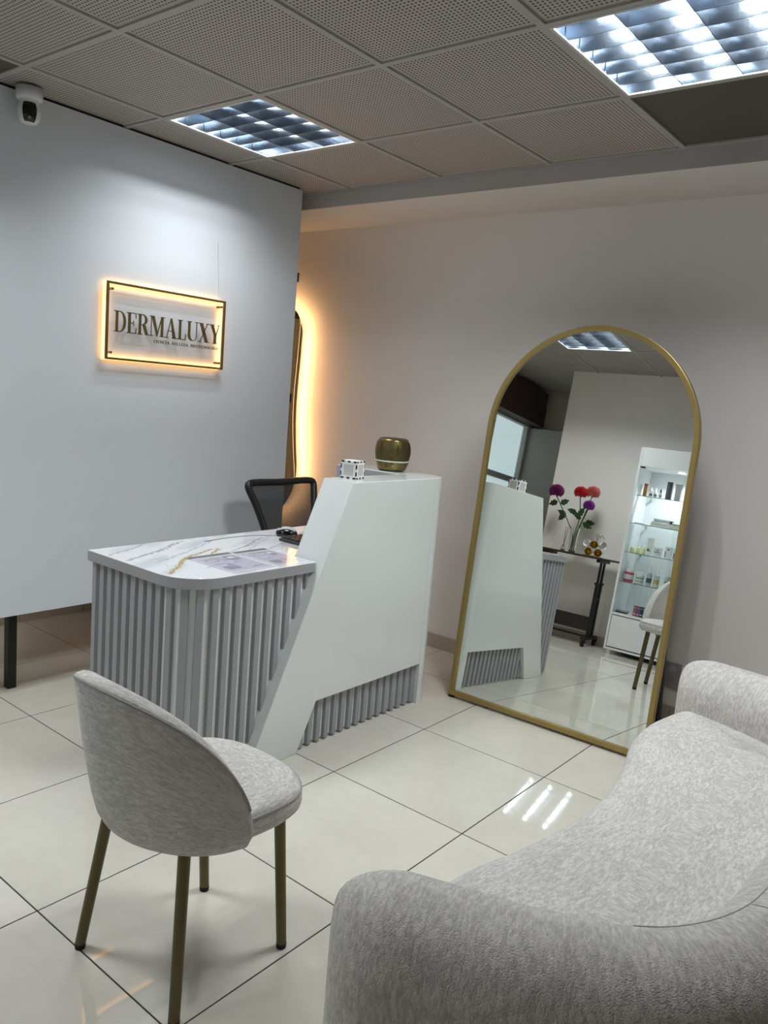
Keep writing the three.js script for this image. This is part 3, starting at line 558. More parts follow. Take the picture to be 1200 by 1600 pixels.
// ---------------------------------------------------------------- upholstered chair
{
  const t = thing('upholstered_chair', 'grey upholstered shell chair with bronze metal legs in the foreground', 'chair', [-1.503, 0, -1.215], 0.0);
  // back shell: phi 0 is the rear (+z)
  const PM = 1.5, rings = [], N = 84;
  for (let i = 0; i <= N; i++) {
    const s = i / N * 2 - 1, phi = s * PM, c = Math.cos(phi), e = Math.abs(phi);
    const top = 0.40 + 0.405 * Math.pow(1 - Math.pow(e / 1.52, 2), 0.6);
    const d = Math.max(0, (Math.abs(s) - 0.95) / 0.05), endK = Math.sqrt(1 - 0.92 * d * d);
    const th = 0.046 * endK, off = 0.046 * (1 - endK) * 0.45;
    const P = (rad, y) => { const q = rad - off, lean = Math.max(0, y - 0.42) * 0.2 * Math.max(0, c); return V(Math.sin(phi) * q, y, c * (q - 0.03) + lean); };
    const yb = 0.395 + 0.02 * (1 - endK), R0 = 0.256, out = [];
    for (const [r, y] of [[0.1, -0.012], [0.065, -0.01], [0.032, -0.002], [0.012, 0.012], [0.003, 0.03]]) out.push(P(R0 - r, yb + y));
    const y1 = yb + 0.03, h = Math.max(0.015, top - 0.006 - y1);
    for (let k = 1; k <= 8; k++) out.push(P(R0 + 0.004 * Math.sin(k / 8 * Math.PI), y1 + h * k / 8));
    out.push(P(R0 - th * 0.12, top + 0.001)); out.push(P(R0 - th * 0.5, top + 0.006)); out.push(P(R0 - th * 0.88, top + 0.001));
    for (let k = 8; k >= 1; k--) out.push(P(R0 - th, y1 + h * k / 8));
    out.push(P(R0 - th, y1)); out.push(P(R0 - 0.1, yb + 0.02));
    rings.push(out);
  }
  mesh('backrest', loft(rings.reverse()), M.fabricAcross, t);
  const rim = rings.map((r) => r[12].clone()), k0 = 2;
  mesh('piping', tube(rim.slice(k0, rim.length - k0), 0.0034, false, 160, 8), M.fabric, t);
  // seat cushion: front towards -z
  const outline = (s, y) => Array.from({ length: 64 }, (_, k) => { const a = -k / 64 * 2 * Math.PI, ca = Math.cos(a), sa = Math.sin(a), p = 2 / 2.9; const x = Math.sign(ca) * Math.pow(Math.abs(ca), p) * (sa < 0 ? 0.22 + 0.03 * Math.min(1, -1.6 * sa) : 0.22 - 0.02 * sa) * s, z = Math.sign(sa) * Math.pow(Math.abs(sa), p) * (sa < 0 ? 0.262 : 0.165) * s - 0.0; return V(x * (sa < 0 ? 1 - 0.1 * sa * sa : 1), y, z); });
  mesh('seat', loft([outline(0.8, 0.392), outline(0.93, 0.396), outline(0.985, 0.41), outline(1, 0.428), outline(0.99, 0.45), outline(0.955, 0.463), outline(0.88, 0.472), outline(0.6, 0.478), outline(0.25, 0.48)]), M.fabric, t);
  mesh('piping', tube(outline(0.982, 0.452).filter((_, i) => i % 2 === 0), 0.004, true, 120, 8), M.fabric, t);
  mesh('seat_frame', rbox(0.22, 0.014, 0.22, 0.005, 0, 0.386, -0.02), M.bronze, t);
  for (const [fx, fz, tx, tz] of [[-0.19, 0.185, -0.15, 0.135], [0.187, 0.172, 0.15, 0.135], [-0.16, -0.19, -0.15, -0.155], [0.172, -0.182, 0.16, -0.155]]) {
    const l = mesh('leg', rod(V(fx, 0.012, fz), V(tx, 0.4, tz), 0.0135, 0.015, 20), M.bronze, t);
    mesh('foot_cap', cyl(0.013, 0.0142, 0.013, fx, 0, fz, 16), M.rubber, l);
  }
}

// ---------------------------------------------------------------- curved sofa
{
  const t = thing('curved_sofa', 'curved grey chenille sofa in the right foreground', 'sofa', [-0.45, 0, -1.95]);
  const O = (v) => v.sub(V(-0.45, 0, -1.95));
  // back and arms: one roll swept round the seat
  const path = new THREE.CatmullRomCurve3([[-0.672, -1.0], [-0.58, -1.03], [-0.46, -1.07], [-0.295, -1.16], [-0.195, -1.32], [-0.165, -1.62], [-0.165, -1.95], [-0.17, -2.28], [-0.21, -2.55], [-0.31, -2.72], [-0.46, -2.81], [-0.62, -2.87], [-0.725, -2.9]].map(([x, z]) => V(x, 0, z)), false, 'centripetal');
  const NP = 110, HW = 0.125, rings = [];
  const sec = (c, tan, w, top, base = 0.05) => {
    const n = V(-tan.z, 0, tan.x), out = [], r = Math.min(0.115, w);
    const P = (a, y) => out.push(O(c.clone().addScaledVector(n, a).setY(y)));
    P(w * 0.9, base); P(w * 0.97, base + 0.03);
    for (let k = 1; k <= 6; k++) P(w, base + 0.03 + (top - r * 1.15 - base - 0.03) * k / 6);
    for (let k = 1; k < 14; k++) { const a = Math.PI * k / 14; P(w * Math.cos(a), top - r * 1.15 + r * 1.15 * Math.sin(a)); }
    for (let k = 6; k >= 1; k--) P(-w, base + 0.03 + (top - r * 1.15 - base - 0.03) * k / 6);
    P(-w * 0.97, base + 0.03); P(-w * 0.9, base);
    return out;
  };
  const topAt = (u) => 0.685 - 0.06 * u + 0.05 * Math.pow(Math.sin(Math.PI * u), 1.3);
  for (let k = 8; k >= 1; k--) { const a = k / 8 * Math.PI / 2 * 0.985, p = path.getPointAt(0), tg = path.getTangentAt(0); rings.push(sec(p.addScaledVector(tg, -HW * Math.sin(a)), tg, HW * Math.cos(a), topAt(0) - 0.06 * (1 - Math.cos(a)))); }
  for (let i = 0; i <= NP; i++) { const u = i / NP; rings.push(sec(path.getPointAt(u), path.getTangentAt(u), HW, topAt(u))); }
  for (let k = 1; k <= 8; k++) { const a = k / 8 * Math.PI / 2 * 0.985, p = path.getPointAt(1), tg = path.getTangentAt(1); rings.push(sec(p.addScaledVector(tg, HW * Math.sin(a)), tg, HW * Math.cos(a), topAt(1) - 0.06 * (1 - Math.cos(a)))); }
  mesh('backrest', loft(rings), M.fabric, t);
  const ridge = []; for (let i = 24; i <= 108; i += 3) ridge.push(rings[i][16].clone().add(V(0, 0.0002, 0)));
  mesh('seam', tube(ridge, 0.0013, false, 120, 6), M.seam, t);
  mesh('seam', tube(rings[36].slice(1, 17).map((v) => v.clone()), 0.0013, false, 60, 6), M.seam, t);
  // seat: kidney-shaped block with a softly rounded edge
  const ol = new THREE.CatmullRomCurve3([[-0.8, -2.86], [-0.86, -2.68], [-0.86, -2.5], [-0.81, -2.3], [-0.77, -2.08], [-0.765, -1.86], [-0.80, -1.62], [-0.845, -1.42], [-0.84, -1.24], [-0.76, -1.09], [-0.62, -1.03], [-0.42, -1.12], [-0.26, -1.28], [-0.2, -1.6], [-0.195, -1.95], [-0.2, -2.3], [-0.26, -2.6], [-0.42, -2.78], [-0.62, -2.86]].map(([x, z]) => V(x, 0, z)), true, 'centripetal');
  const base = ol.getSpacedPoints(140).slice(0, -1), cc = V(-0.5, 0, -1.95);
  const nrm = base.map((p, i) => { const a = base[(i + 139) % 140], b = base[(i + 1) % 140]; const d = b.clone().sub(a).normalize(); return V(-d.z, 0, d.x); });
  const sgn = nrm[0].dot(cc.clone().sub(base[0])) > 0 ? 1 : -1;
  const ringS = (ins, y) => base.map((p, i) => O(p.clone().addScaledVector(nrm[i], sgn * ins).setY(y)));
  let sr = [ringS(0.03, 0.05), ringS(0.012, 0.07), ringS(0, 0.12), ringS(0, 0.2), ringS(0, 0.28), ringS(0, 0.38)];
  for (let k = 1; k <= 8; k++) { const a = k / 8 * Math.PI / 2; sr.push(ringS(0.085 * (1 - Math.cos(a)), 0.38 + 0.085 * Math.sin(a))); }
  const rim = sr[sr.length - 1];
  for (const k of [0.2, 0.45, 0.7, 0.9]) sr.push(rim.map((p) => { const q = V(-0.05, 0, Math.max(-0.62, Math.min(0.62, p.z))); return p.clone().lerp(q.setY(0.465), k).setY(0.465 + 0.01 * k); }));
  if (sr[0][1].clone().sub(sr[0][0]).cross(V(0, 1, 0)).dot(sr[0][0].clone().sub(O(cc.clone()))) < 0) sr = sr.map((r) => r.slice().reverse());
  mesh('seat', loft(sr), M.fabric, t);
  for (const [x, z] of [[-0.74, -1.15], [-0.74, -2.75], [-0.25, -1.35], [-0.25, -2.55]]) mesh('foot', cyl(0.022, 0.026, 0.052, x + 0.45, 0, z + 1.95, 16), M.black, t);
}

// ---------------------------------------------------------------- office chair behind the desk
{
  const t = thing('office_chair', 'black office chair with a mesh back behind the desk', 'office chair', [-2.93, 0, -3.03], Math.PI / 2);
  // local: +z faces the desk (world +x), local x runs along world -z
  const lean = (y) => -0.12 - (y - 0.72) * 0.36, L = -0.235, R = 0.255;
  const fr = [V(-0.15, 0.5, lean(0.5)), V(-0.175, 0.72, lean(0.72)), V(-0.205, 0.84, lean(0.84)), V(L, 0.93, lean(0.93)), V(L + 0.006, 0.943, lean(0.943)), V(0, 0.947, lean(0.947)), V(R - 0.006, 0.943, lean(0.943)), V(R, 0.93, lean(0.93)), V(0.235, 0.84, lean(0.84)), V(0.205, 0.7, lean(0.7)), V(0.17, 0.5, lean(0.5))];
  mesh('back_frame', tube(fr, 0.019, true, 140, 10), M.black, t);
  mesh('back_mesh', extrude(shapeOf(fr.map((v) => [v.x, v.y])), 0.003).translate(0, 0, 0), M.meshCloth, t);
  { const g = t.children[t.children.length - 1].geometry, p = g.attributes.position; for (let i = 0; i < p.count; i++) p.setZ(i, p.getZ(i) + lean(p.getY(i))); g.computeVertexNormals(); }
  mesh('seat', rbox(0.46, 0.07, 0.4, 0.03, 0, 0.45, 0.04, 4), M.black, t);
  mesh('back_bracket', tube([V(0, 0.42, 0), V(0, 0.42, -0.12), V(0, 0.5, lean(0.5)), V(0, 0.6, lean(0.6))], 0.016, false, 24, 8), M.black, t);
  mesh('gas_column', [cyl(0.025, 0.025, 0.2, 0, 0.1, -0.02), cyl(0.016, 0.016, 0.14, 0, 0.29, -0.02)], M.black, t);
  for (let k = 0; k < 5; k++) {
    const a = k / 5 * Math.PI * 2 + 0.3, s = mesh('base_spoke', rod(V(0, 0.11, -0.02), V(0.2 * Math.sin(a), 0.075, -0.02 + 0.2 * Math.cos(a)), 0.022, 0.013, 10), M.black, t);
    mesh('caster', new THREE.CylinderGeometry(0.027, 0.027, 0.03, 18).rotateZ(Math.PI / 2).rotateY(a).translate(0.2 * Math.sin(a), 0.027, -0.02 + 0.2 * Math.cos(a)), M.rubber, s);
  }
}

// ---------------------------------------------------------------- wheeled side table and what stands on it
{
  const t = thing('wheeled_table', 'dark wheeled side table against the back wall, seen in the mirror', 'table', [-2.85, 0, 0.27]);
  mesh('table_top', rbox(0.74, 0.018, 0.36, 0.003, 0, 0.796, 0), M.wenge, t);
  for (const s of [-1, 1]) {
    const x = s * 0.26;
    mesh('top_bracket', rbox(0.03, 0.025, 0.3, 0.003, x, 0.774, 0), M.black, t);
    for (const z of [-0.045, 0.045]) {
      mesh('leg', [rbox(0.03, 0.5, 0.03, 0.003, x, 0.33, z), rbox(0.02, 0.3, 0.02, 0.003, x, 0.64, z)], M.black, t);
      mesh('height_knob', new THREE.CylinderGeometry(0.014, 0.014, 0.03, 12).rotateX(Math.PI / 2).translate(x, 0.57, z * 1.7), M.black, t);
    }
    mesh('leg_tie', rbox(0.024, 0.02, 0.09, 0.003, x, 0.43, 0), M.black, t);
    mesh('foot_bar', rbox(0.035, 0.03, 0.36, 0.004, x, 0.075, 0), M.black, t);
    for (const z of [-0.155, 0.155]) mesh('caster', [new THREE.CylinderGeometry(0.027, 0.027, 0.022, 20).rotateZ(Math.PI / 2).translate(x, 0.027, z), rbox(0.012, 0.03, 0.02, 0.002, x + 0.018, 0.05, z)], M.rubber, t);
  }
  mesh('back_panel', rbox(0.5, 0.13, 0.014, 0.002, 0, 0.19, 0.045), M.wenge, t);
  mesh('cross_bar', rbox(0.5, 0.02, 0.02, 0.003, 0, 0.075, 0.045), M.black, t);

  const v = thing('glass_vase', 'clear glass vase with flower stems on the wheeled table', 'vase', [-2.905, 0.805, 0.27]);
  mesh('vessel', lathe([[0, 0.004], [0.027, 0.004], [0.029, 0.03], [0.031, 0.12], [0.043, 0.225], [0.046, 0.232], [0.048, 0.23], [0.0335, 0.12], [0.032, 0.02], [0.03, 0.0], [0, 0]], 32), M.solidGlass, v);
  // each bloom with its stem is a flower of its own
  function bloom(r, n, s) {
    const gs = []; let q = s; const rr = () => { q = (q * 1664525 + 1013904223) >>> 0; return q / 4294967296; };
    for (let i = 0; i < n; i++) {
      const y = 1 - 1.75 * (i + 0.5) / n, a = i * 2.39996, k = Math.sqrt(Math.max(0, 1 - y * y)), d = V(k * Math.cos(a), y, k * Math.sin(a));
      const g = new THREE.SphereGeometry(1, 6, 4).scale(0.17 * r, 0.47 * r, 0.06 * r);
      g.rotateX(0.35 * (rr() - 0.5)); g.rotateY(rr() * 0.6); g.applyQuaternion(new THREE.Quaternion().setFromUnitVectors(V(0, 1, 0), d)); g.translate(d.x * r * 0.68, d.y * r * 0.6, d.z * r * 0.68); gs.push(g);
    }
    gs.push(new THREE.SphereGeometry(0.56 * r, 12, 8)); return merge(gs);
  }
  const leafG = (() => { const s = new THREE.Shape(); s.moveTo(0, 0); s.quadraticCurveTo(0.018, 0.012, 0.024, 0.03); s.lineTo(0.016, 0.034); s.quadraticCurveTo(0.024, 0.055, 0.012, 0.06); s.lineTo(0, 0.085); s.lineTo(-0.012, 0.06); s.quadraticCurveTo(-0.024, 0.055, -0.016, 0.034); s.lineTo(-0.024, 0.03); s.quadraticCurveTo(-0.018, 0.012, 0, 0); return extrude(s, 0.0015); })();
  const flowers = [
    ['plum purple flower bending left out of the glass vase', 0x7a1a5a, 0.066, [-3.155, 1.345, 0.26], [-3.0, 1.09, 0.27], [[-3.1, 1.235, -1.1], [-3.13, 1.25, 2.0], [-3.035, 1.15, 2.4], [-3.02, 1.13, 1.2]]],
    ['scarlet red flower rising from the glass vase', 0xc0201f, 0.058, [-2.915, 1.365, 0.25], [-2.89, 1.12, 0.27], [[-2.92, 1.17, 1.4], [-2.9, 1.15, -0.6]]],
    ['pale coral flower beside the red one in the vase', 0xcf6f62, 0.06, [-2.815, 1.385, 0.29], [-2.86, 1.13, 0.28], [[-2.84, 1.1, -1.5]]],
    ['violet flower below the red and coral blooms', 0x7d2f93, 0.05, [-2.815, 1.255, 0.25], [-2.86, 1.08, 0.26], [[-2.85, 1.09, -1.9], [-2.87, 1.12, 1.0]]],
  ];
  flowers.forEach(([label, hex, r, p, m, leaves], i) => {
    const f = thing('cut_flower', label, 'flower', [p[0], 0.812, p[2]], 0, 'flowers in the glass vase');
    const b = (x, y, z) => V(x - p[0], y - 0.812, z - p[2]);
    const foot = b(-2.905 + (i - 1.5) * 0.009, 0.814, 0.27 + ((i % 2) - 0.5) * 0.014);
    mesh('stem', tube([foot, b(-2.905 + (i - 1.5) * 0.012, 0.96, 0.27), b(...m), b(p[0], p[1] - r * 0.5, p[2])], 0.0048, false, 40, 6), M.stem, f);
    mesh('bloom', bloom(r, 130, 91 + i * 7), std({ color: hex, roughness: 0.75, side: THREE.DoubleSide }), f).position.copy(b(...p));
    for (const [x, y, a] of leaves) { const l = mesh('leaf', leafG, M.leaf, f); l.position.copy(b(x, y, p[2] + 0.01)); l.rotation.set(-0.3, 0.2, a); l.scale.setScalar(1.3); }
  });
  const d = thing('reed_diffuser', 'small reed diffuser bottle with brown sticks on the wheeled table', 'diffuser', [-2.985, 0.805, 0.25]);
  mesh('bottle', lathe([[0, 0], [0.021, 0], [0.022, 0.03], [0.012, 0.045], [0.01, 0.056], [0.0075, 0.056], [0.0075, 0.045], [0.019, 0.03], [0.018, 0.004], [0, 0.004]], 24), M.solidGlass, d);
  for (const [a, b] of [[-0.006, 0.016], [0.004, 0.028], [0.012, 0.02]]) mesh('stick', rod(V(-a * 0.4, 0.006, 0), V(a + b - 0.02, 0.225, 0.004), 0.0017, 0.0017, 6), col(0x6b3b2e, 0.8), d);
  const o = [[-0.033, 0.038, -0.01, 'gold'], [0.043, 0.038, 0, 'gold'], [0.004, 0.106, -0.01, 'gold'], [-0.066, 0.114, 0.0, 'white'], [0.074, 0.112, 0.0, 'white']];
  const cups = thing('cup_rack', 'gold wire rack holding gold and white cups on the wheeled table', 'cup rack', [-2.7, 0.805, 0.27]);
  mesh('wire', [tube([V(-0.075, 0.003, -0.03), V(0.075, 0.003, -0.03), V(0.075, 0.003, 0.04), V(-0.075, 0.003, 0.04)], 0.003, true, 60, 6), rod(V(0, 0.003, 0.045), V(0, 0.19, 0.045), 0.003), tube([V(-0.02, 0.18, 0.045), V(0, 0.21, 0.045), V(0.02, 0.18, 0.045)], 0.0025, false, 20, 6), tube([V(0.02, 0.17, 0.045), V(0.045, 0.2, 0.03), V(0.07, 0.17, 0.02)], 0.0025, false, 20, 6), rod(V(-0.06, 0.1, 0.045), V(0.06, 0.1, 0.045), 0.0025)], M.brassPlain, cups);
  o.forEach(([x, y, z, c], i) => {
    const k = thing('teacup', ['gold-lined white cup low on the left of the cup rack', 'gold-lined white cup low on the right of the cup rack', 'gold-lined white cup in the middle of the cup rack', 'small white cup high on the left of the cup rack', 'white cup high on the right of the cup rack'][i], 'cup', [-2.7 + x, 0.805 + y, 0.26 + z], 0, 'cups on the gold rack');
    const turn = (g) => g.rotateX(-Math.PI / 2).rotateY([0.15, -0.5, -0.2, 0.3, -1.1][i]);
    mesh('bowl', turn(lathe([[0, -0.03], [0.018, -0.03], [0.03, -0.02], [0.037, 0.0], [0.04, 0.025], [0.0415, 0.025]], 28)), c === 'gold' ? col(0xd8d2c6, 0.15) : col(0xe6e4de, 0.2), k);
    mesh('lining', turn(lathe([[0.0415, 0.025], [0.038, 0.024], [0.035, 0.0], [0.028, -0.018], [0, -0.026]], 28)), c === 'gold' ? std({ color: 0xc69a2c, metalness: 0.9, roughness: 0.2 }) : col(0xeceae4, 0.2), k);
    k.scale.setScalar(0.86);
    mesh('handle', turn(tube([V(0.036, 0.015, 0), V(0.056, 0.012, 0), V(0.054, -0.012, 0), V(0.032, -0.016, 0)], 0.0035, false, 20, 6)), M.brassPlain, k);
  });
}

// ---------------------------------------------------------------- glass cabinet and its goods
{
  const X0 = -2.395, X1 = -1.56, Z0 = 0.1, Z1 = 0.495, t = thing('display_cabinet', 'white display cabinet with glass shelves and spotlight, seen in the mirror', 'cabinet', [-1.98, 0, 0.3]);
  const C = (g) => g.translate(1.98, 0, -0.3);
  mesh('side_panel', C(span(X0, X0 + 0.018, 0.04, 1.83, Z0 + 0.01, Z1)), M.melamine, t);
  mesh('side_panel', C(span(X1 - 0.018, X1, 0.04, 1.83, Z0 + 0.01, Z1)), M.melamine, t);
  mesh('back_panel', C(span(X0 + 0.018, X1 - 0.018, 0.04, 1.83, Z1 - 0.008, Z1)), M.melamine, t);
  mesh('header', C(span(X0 + 0.018, X1 - 0.018, 1.665, 1.83, Z0 + 0.012, Z0 + 0.03)), M.melamine, t);
  mesh('top_panel', C(span(X0 + 0.018, X1 - 0.018, 1.812, 1.83, Z0 + 0.03, Z1 - 0.008)), M.melamine, t);
  mesh('canopy', C(span(X0 + 0.018, X1 - 0.018, 1.665, 1.683, Z0 + 0.03, Z1 - 0.008)), M.melamine, t);
  mesh('bottom_panel', C(span(X0 + 0.018, X1 - 0.018, 0.347, 0.365, Z0 + 0.012, Z1 - 0.008)), M.melamine, t);
  mesh('plinth', C(span(X0 + 0.018, X1 - 0.018, 0.04, 0.058, Z0 + 0.012, Z1 - 0.008)), M.melamine, t);
  mesh('drawer_front', C(rbox(X1 - X0 - 0.046, 0.272, 0.018, 0.002, (X0 + X1) / 2, 0.203, Z0 + 0.019)), M.melamine, t);
  for (const [x, z] of [[X0 + 0.04, Z0 + 0.05], [X1 - 0.04, Z0 + 0.05], [X0 + 0.04, Z1 - 0.05], [X1 - 0.04, Z1 - 0.05]]) mesh('foot', C(cyl(0.022, 0.022, 0.04, x, 0, z, 16)), M.plasticWhite, t);
  for (const y of [1.41, 1.163, 0.905, 0.645]) {
    const s = mesh('shelf', C(span(X0 + 0.022, X1 - 0.022, y - 0.006, y, Z0 + 0.034, Z1 - 0.012)), M.glass, t);
    mesh('front_edge', C(span(X0 + 0.022, X1 - 0.022, y - 0.006, y, Z0 + 0.032, Z0 + 0.034)), M.glassEdge, s);
    for (const x of [X0 + 0.06, X1 - 0.06, (X0 + X1) / 2]) mesh('bracket', C(box(0.008, 0.016, 0.03, x, y - 0.014, Z1 - 0.024)), M.plasticGrey, s);
  }
  const dw = (X1 - X0 - 0.036) / 2;
  mesh('glass_door', C(span(X0 + 0.018, X0 + 0.018 + dw + 0.02, 0.368, 1.663, Z0 + 0.016, Z0 + 0.02)), M.glass, t);
  mesh('glass_door', C(span(X1 - 0.018 - dw - 0.02, X1 - 0.018, 0.368, 1.663, Z0 + 0.024, Z0 + 0.028)), M.glass, t);
  mesh('door_hinge', C(box(0.04, 0.014, 0.014, X0 + 0.045, 1.653, Z0 + 0.01)), M.black, t);
  const sp = mesh('spotlight', C(new THREE.CylinderGeometry(0.03, 0.03, 0.006, 24).translate(-2.06, 1.662, 0.28)), std({ color: 0xffffff, emissive: new THREE.Color().setRGB(0.9, 0.95, 1), emissiveIntensity: 4 }), t);
  const l = new THREE.SpotLight(new THREE.Color().setRGB(0.9, 0.95, 1), 2.4, 0, 1.25, 0.6, 2); l.position.set(-2.06 + 1.98, 1.655, -0.02); l.target.position.set(-2.06 + 1.98, 0.4, 0.0); t.add(l, l.target); l.castShadow = true; l.shadow.radius = 1.3; l.name = 'cabinet_spot';

  // goods. carton: box with an end flap line and print bands; vial: bottle with cap; jar
  const G1 = 'goods on the top glass shelf', G2 = 'goods on the second glass shelf', G3 = 'goods on the third glass shelf', G4 = 'goods on the lowest glass shelf', G5 = 'goods on the cabinet floor';
  function carton(label, group, x, y, z, w, h, d, hex, bands = [], turn = 0) {
    const b = thing('carton', label, 'box', [x, y, z], turn, group);
    mesh('box_body', rbox(w, h, d, 0.0015, 0, h / 2, 0, 1), typeof hex === 'number' ? col(hex, 0.35) : hex, b);
    mesh('end_flap', rbox(w * 0.96, 0.0012, d * 0.6, 0.0004, 0, h + 0.0004, -d * 0.15, 1), typeof hex === 'number' ? col(hex, 0.35) : hex, b);
    for (const [cx, cy, bw, bh, c] of bands) mesh('print', box(bw, bh, 0.0008, cx, cy, -d / 2 - 0.0002), col(c, 0.4), b);
    return b;
  }
  function vial(label, group, x, y, z, r, h, body, cap, labelHex, spray) {
    const b = thing('bottle', label, 'bottle', [x, y, z], 0, group), s = h * 0.62;
    mesh('body', lathe([[0, 0], [r * 0.92, 0], [r, 0.003], [r, s * 0.86], [r * 0.75, s * 0.97], [r * 0.42, s], [r * 0.42, s + 0.004], [0, s + 0.004]], 20), body, b);
    if (labelHex) mesh('label', lathe([[r + 0.0004, s * 0.25], [r + 0.0004, s * 0.6]], 20), col(labelHex, 0.5), b);
    mesh('cap', spray ? lathe([[r * 0.55, s], [r * 0.55, s + h * 0.1], [r * 0.3, s + h * 0.14], [r * 0.3, s + h * 0.24], [r * 0.42, s + h * 0.25], [r * 0.4, h], [0, h]], 16) : lathe([[r * 0.5, s], [r * 0.52, s + h * 0.2], [r * 0.32, s + h * 0.24], [r * 0.26, h - 0.003], [0, h]], 16), col(cap, 0.35), b);
    return b;
  }
  function jar(label, group, x, y, z, r, h, hex, lid, lab) {
    const b = thing('jar', label, 'jar', [x, y, z], 0, group), mt = typeof hex === 'number' ? col(hex, 0.25) : hex;
    mesh('body', lathe([[0, 0], [r * 0.9, 0], [r, 0.006], [r, h * 0.7], [r * 0.94, h * 0.76], [0, h * 0.76]], 28), mt, b);
    mesh('lid', lathe([[0, h * 0.74], [r * 0.86, h * 0.74], [r * 0.88, h * 0.78], [r * 0.88, h - 0.004], [r * 0.82, h], [0, h]], 28), col(lid, 0.4), b);
    for (const [y0, y1, c] of lab) mesh('label', lathe([[r + 0.0005, h * y0], [r + 0.0005, h * y1]], 28), col(c, 0.5), b);
    return b;
  }
  const frost = phy({ color: 0xdfe6e6, roughness: 0.25 }), z = 0.22;
  carton('thin pale card standing at the end of the top glass shelf', G1, -2.36, 1.41, z - 0.02, 0.008, 0.1, 0.03, 0xd9dde0);
  carton('slim amber brown box on the top glass shelf', G1, -2.325, 1.41, z, 0.03, 0.115, 0.03, 0x9a6a2c, [[0, 0.07, 0.02, 0.04, 0xb07c38]]);
  vial('white-capped serum bottle beside the amber box', G1, -2.275, 1.41, z, 0.0135, 0.09, frost, 0xf2f3f3, 0x3a4048);
  vial('white-capped serum bottle second from the amber box', G1, -2.235, 1.41, z, 0.0135, 0.09, frost, 0xf2f3f3, 0x6b6f6a);
  vial('black-capped serum bottle on the top glass shelf', G1, -2.192, 1.41, z, 0.0135, 0.088, frost, 0x15161a, 0x8c9094);
  carton('tall black glossy box on the top glass shelf', G1, -2.12, 1.41, z, 0.046, 0.155, 0.04, 0x3a3b40, [[-0.008, 0.09, 0.008, 0.12, 0x6d6f76], [0.01, 0.06, 0.006, 0.08, 0x56585f]]);
  carton('tall silver box beside the black box', G1, -2.045, 1.41, z, 0.048, 0.148, 0.04, std({ color: 0xc9c6c8, metalness: 0.6, roughness: 0.3 }), []);
  vial('white bottle with an orange cap at the mirror edge', G1, -1.965, 1.41, z, 0.018, 0.14, frost, 0xe06a30, 0x5a5d63);
  carton('flat white sachet pack on the second glass shelf', G2, -2.31, 1.163, z, 0.1, 0.012, 0.07, 0xeef2f4);
  carton('long white box with a silver window, lying on its side', G2, -2.13, 1.163, z - 0.02, 0.17, 0.04, 0.05, 0xe9ebe8, [[-0.01, 0.022, 0.13, 0.014, 0xcfd2cc]]);
  carton('long silver box lying behind the white window box', G2, -2.135, 1.163, z + 0.06, 0.165, 0.075, 0.05, 0xc4c9c6, [[0, 0.055, 0.15, 0.022, 0x9ba39f], [0.07, 0.055, 0.016, 0.03, 0x343d4e]]);
  carton('low white box with an olive lid edge', G2, -1.99, 1.163, z, 0.09, 0.048, 0.06, 0xe2e0d4, [[0, 0.043, 0.09, 0.009, 0x9c8f35]]);
  const yel = phy({ color: 0xe6e3a0, roughness: 0.2 });
  jar('short pale yellow jar at the left of the third shelf', G3, -2.34, 0.905, z, 0.02, 0.052, yel, 0xf0f0e2, []);
  vial('pale yellow bottle beside the short yellow jar', G3, -2.29, 0.905, z, 0.018, 0.095, yel, 0xf4f4f2, null);
  vial('pale yellow bottle beside the leaf-printed carton', G3, -2.244, 0.905, z, 0.017, 0.09, yel, 0xf4f4f2, null);
  carton('tall white carton with a green leaf print', G3, -2.19, 0.905, z, 0.05, 0.155, 0.035, 0xeceeea, [[-0.012, 0.05, 0.02, 0.022, 0x4d7a3e], [0.004, 0.042, 0.012, 0.008, 0x6d9460]]);
  carton('white carton with grey printing on the third shelf', G3, -2.118, 0.905, z, 0.066, 0.083, 0.035, 0xdfe3e4, [[0, 0.06, 0.016, 0.01, 0x6a7076], [-0.004, 0.042, 0.044, 0.008, 0x7e858a], [0.012, 0.025, 0.03, 0.004, 0x9aa0a4]]);
  carton('white carton with a blue dot print', G3, -2.03, 0.905, z, 0.056, 0.105, 0.035, 0xe8ecef, [[0, 0.082, 0.014, 0.014, 0x2a4a9a], [-0.022, 0.038, 0.008, 0.05, 0x5d6a72]]);
  carton('white carton with a purple stripe', G3, -1.965, 0.905, z, 0.045, 0.095, 0.035, 0xe9eaee, [[-0.014, 0.035, 0.009, 0.05, 0x6a3a70]]);
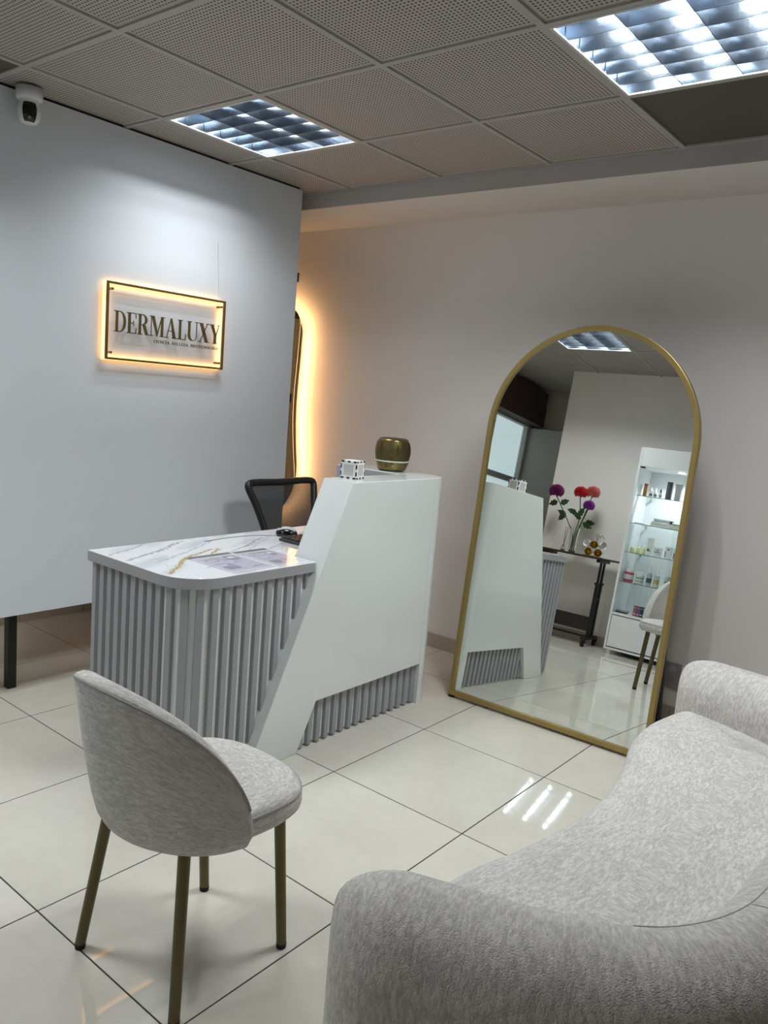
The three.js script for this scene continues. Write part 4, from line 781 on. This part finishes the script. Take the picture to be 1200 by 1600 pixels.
  jar('pink-red jar with a white label and lid', G4, -2.327, 0.645, z, 0.042, 0.115, 0xb8405a, 0xe8e4e4, [[0.22, 0.58, 0xe3dcdc]]);
  jar('clear jar with green label lines and a pale lid', G4, -2.23, 0.645, z, 0.036, 0.105, phy({ color: 0xd3ded8, roughness: 0.2 }), 0xe8efea, [[0.2, 0.26, 0x5f8a74], [0.46, 0.54, 0x66777a]]);
  vial('spray bottle with a dark label beside the green-lined jar', G4, -2.15, 0.645, z, 0.023, 0.185, phy({ color: 0xb9c2c6, roughness: 0.2 }), 0xeef0f1, 0x4a555c, true);
  vial('spray bottle with a yellow label band', G4, -2.085, 0.645, z, 0.024, 0.185, phy({ color: 0xc9cfca, roughness: 0.2 }), 0xeef0f1, 0xb9ab4e, true);
  vial('spray bottle with a dark label nearest the mirror frame', G4, -1.993, 0.645, z, 0.023, 0.185, phy({ color: 0xb9c2c6, roughness: 0.2 }), 0xeef0f1, 0x3c444c, true);
  carton('slim black box on the lowest glass shelf', G4, -1.93, 0.645, z, 0.03, 0.13, 0.03, 0x17181a);
  const b5 = thing('tweezer_case', 'flat black case lying on the cabinet floor', 'case', [-2.33, 0.365, z], 0.15, G5);
  mesh('case_base', rbox(0.1, 0.012, 0.05, 0.004, 0, 0.006, 0), M.black, b5); mesh('clear_lid', rbox(0.1, 0.012, 0.05, 0.003, 0.01, 0.018, 0.004), col(0x9aa3a4, 0.2), b5);
  [[0xb0473a, 'orange-red'], [0x6a4a86, 'violet'], [0x2d2b36, 'charcoal'], [0x2f7f78, 'teal'], [0xa83e46, 'crimson']].forEach(([hex, n], i) => {
    const x = -2.212 + i * 0.028;
    carton('small ' + n + ' carton lying in the lower row on the cabinet floor', G5, x, 0.365, z, 0.026, 0.045, 0.05, hex, [[0, 0.02, 0.018, 0.008, 0xe1d9d6]]);
    carton('small ' + n + ' carton stacked in the upper row on the cabinet floor', G5, x, 0.4105, z, 0.026, 0.045, 0.05, hex, [[0, 0.028, 0.018, 0.006, 0xc9b7b2]]);
  });
}

renderer.render(scene, camera);
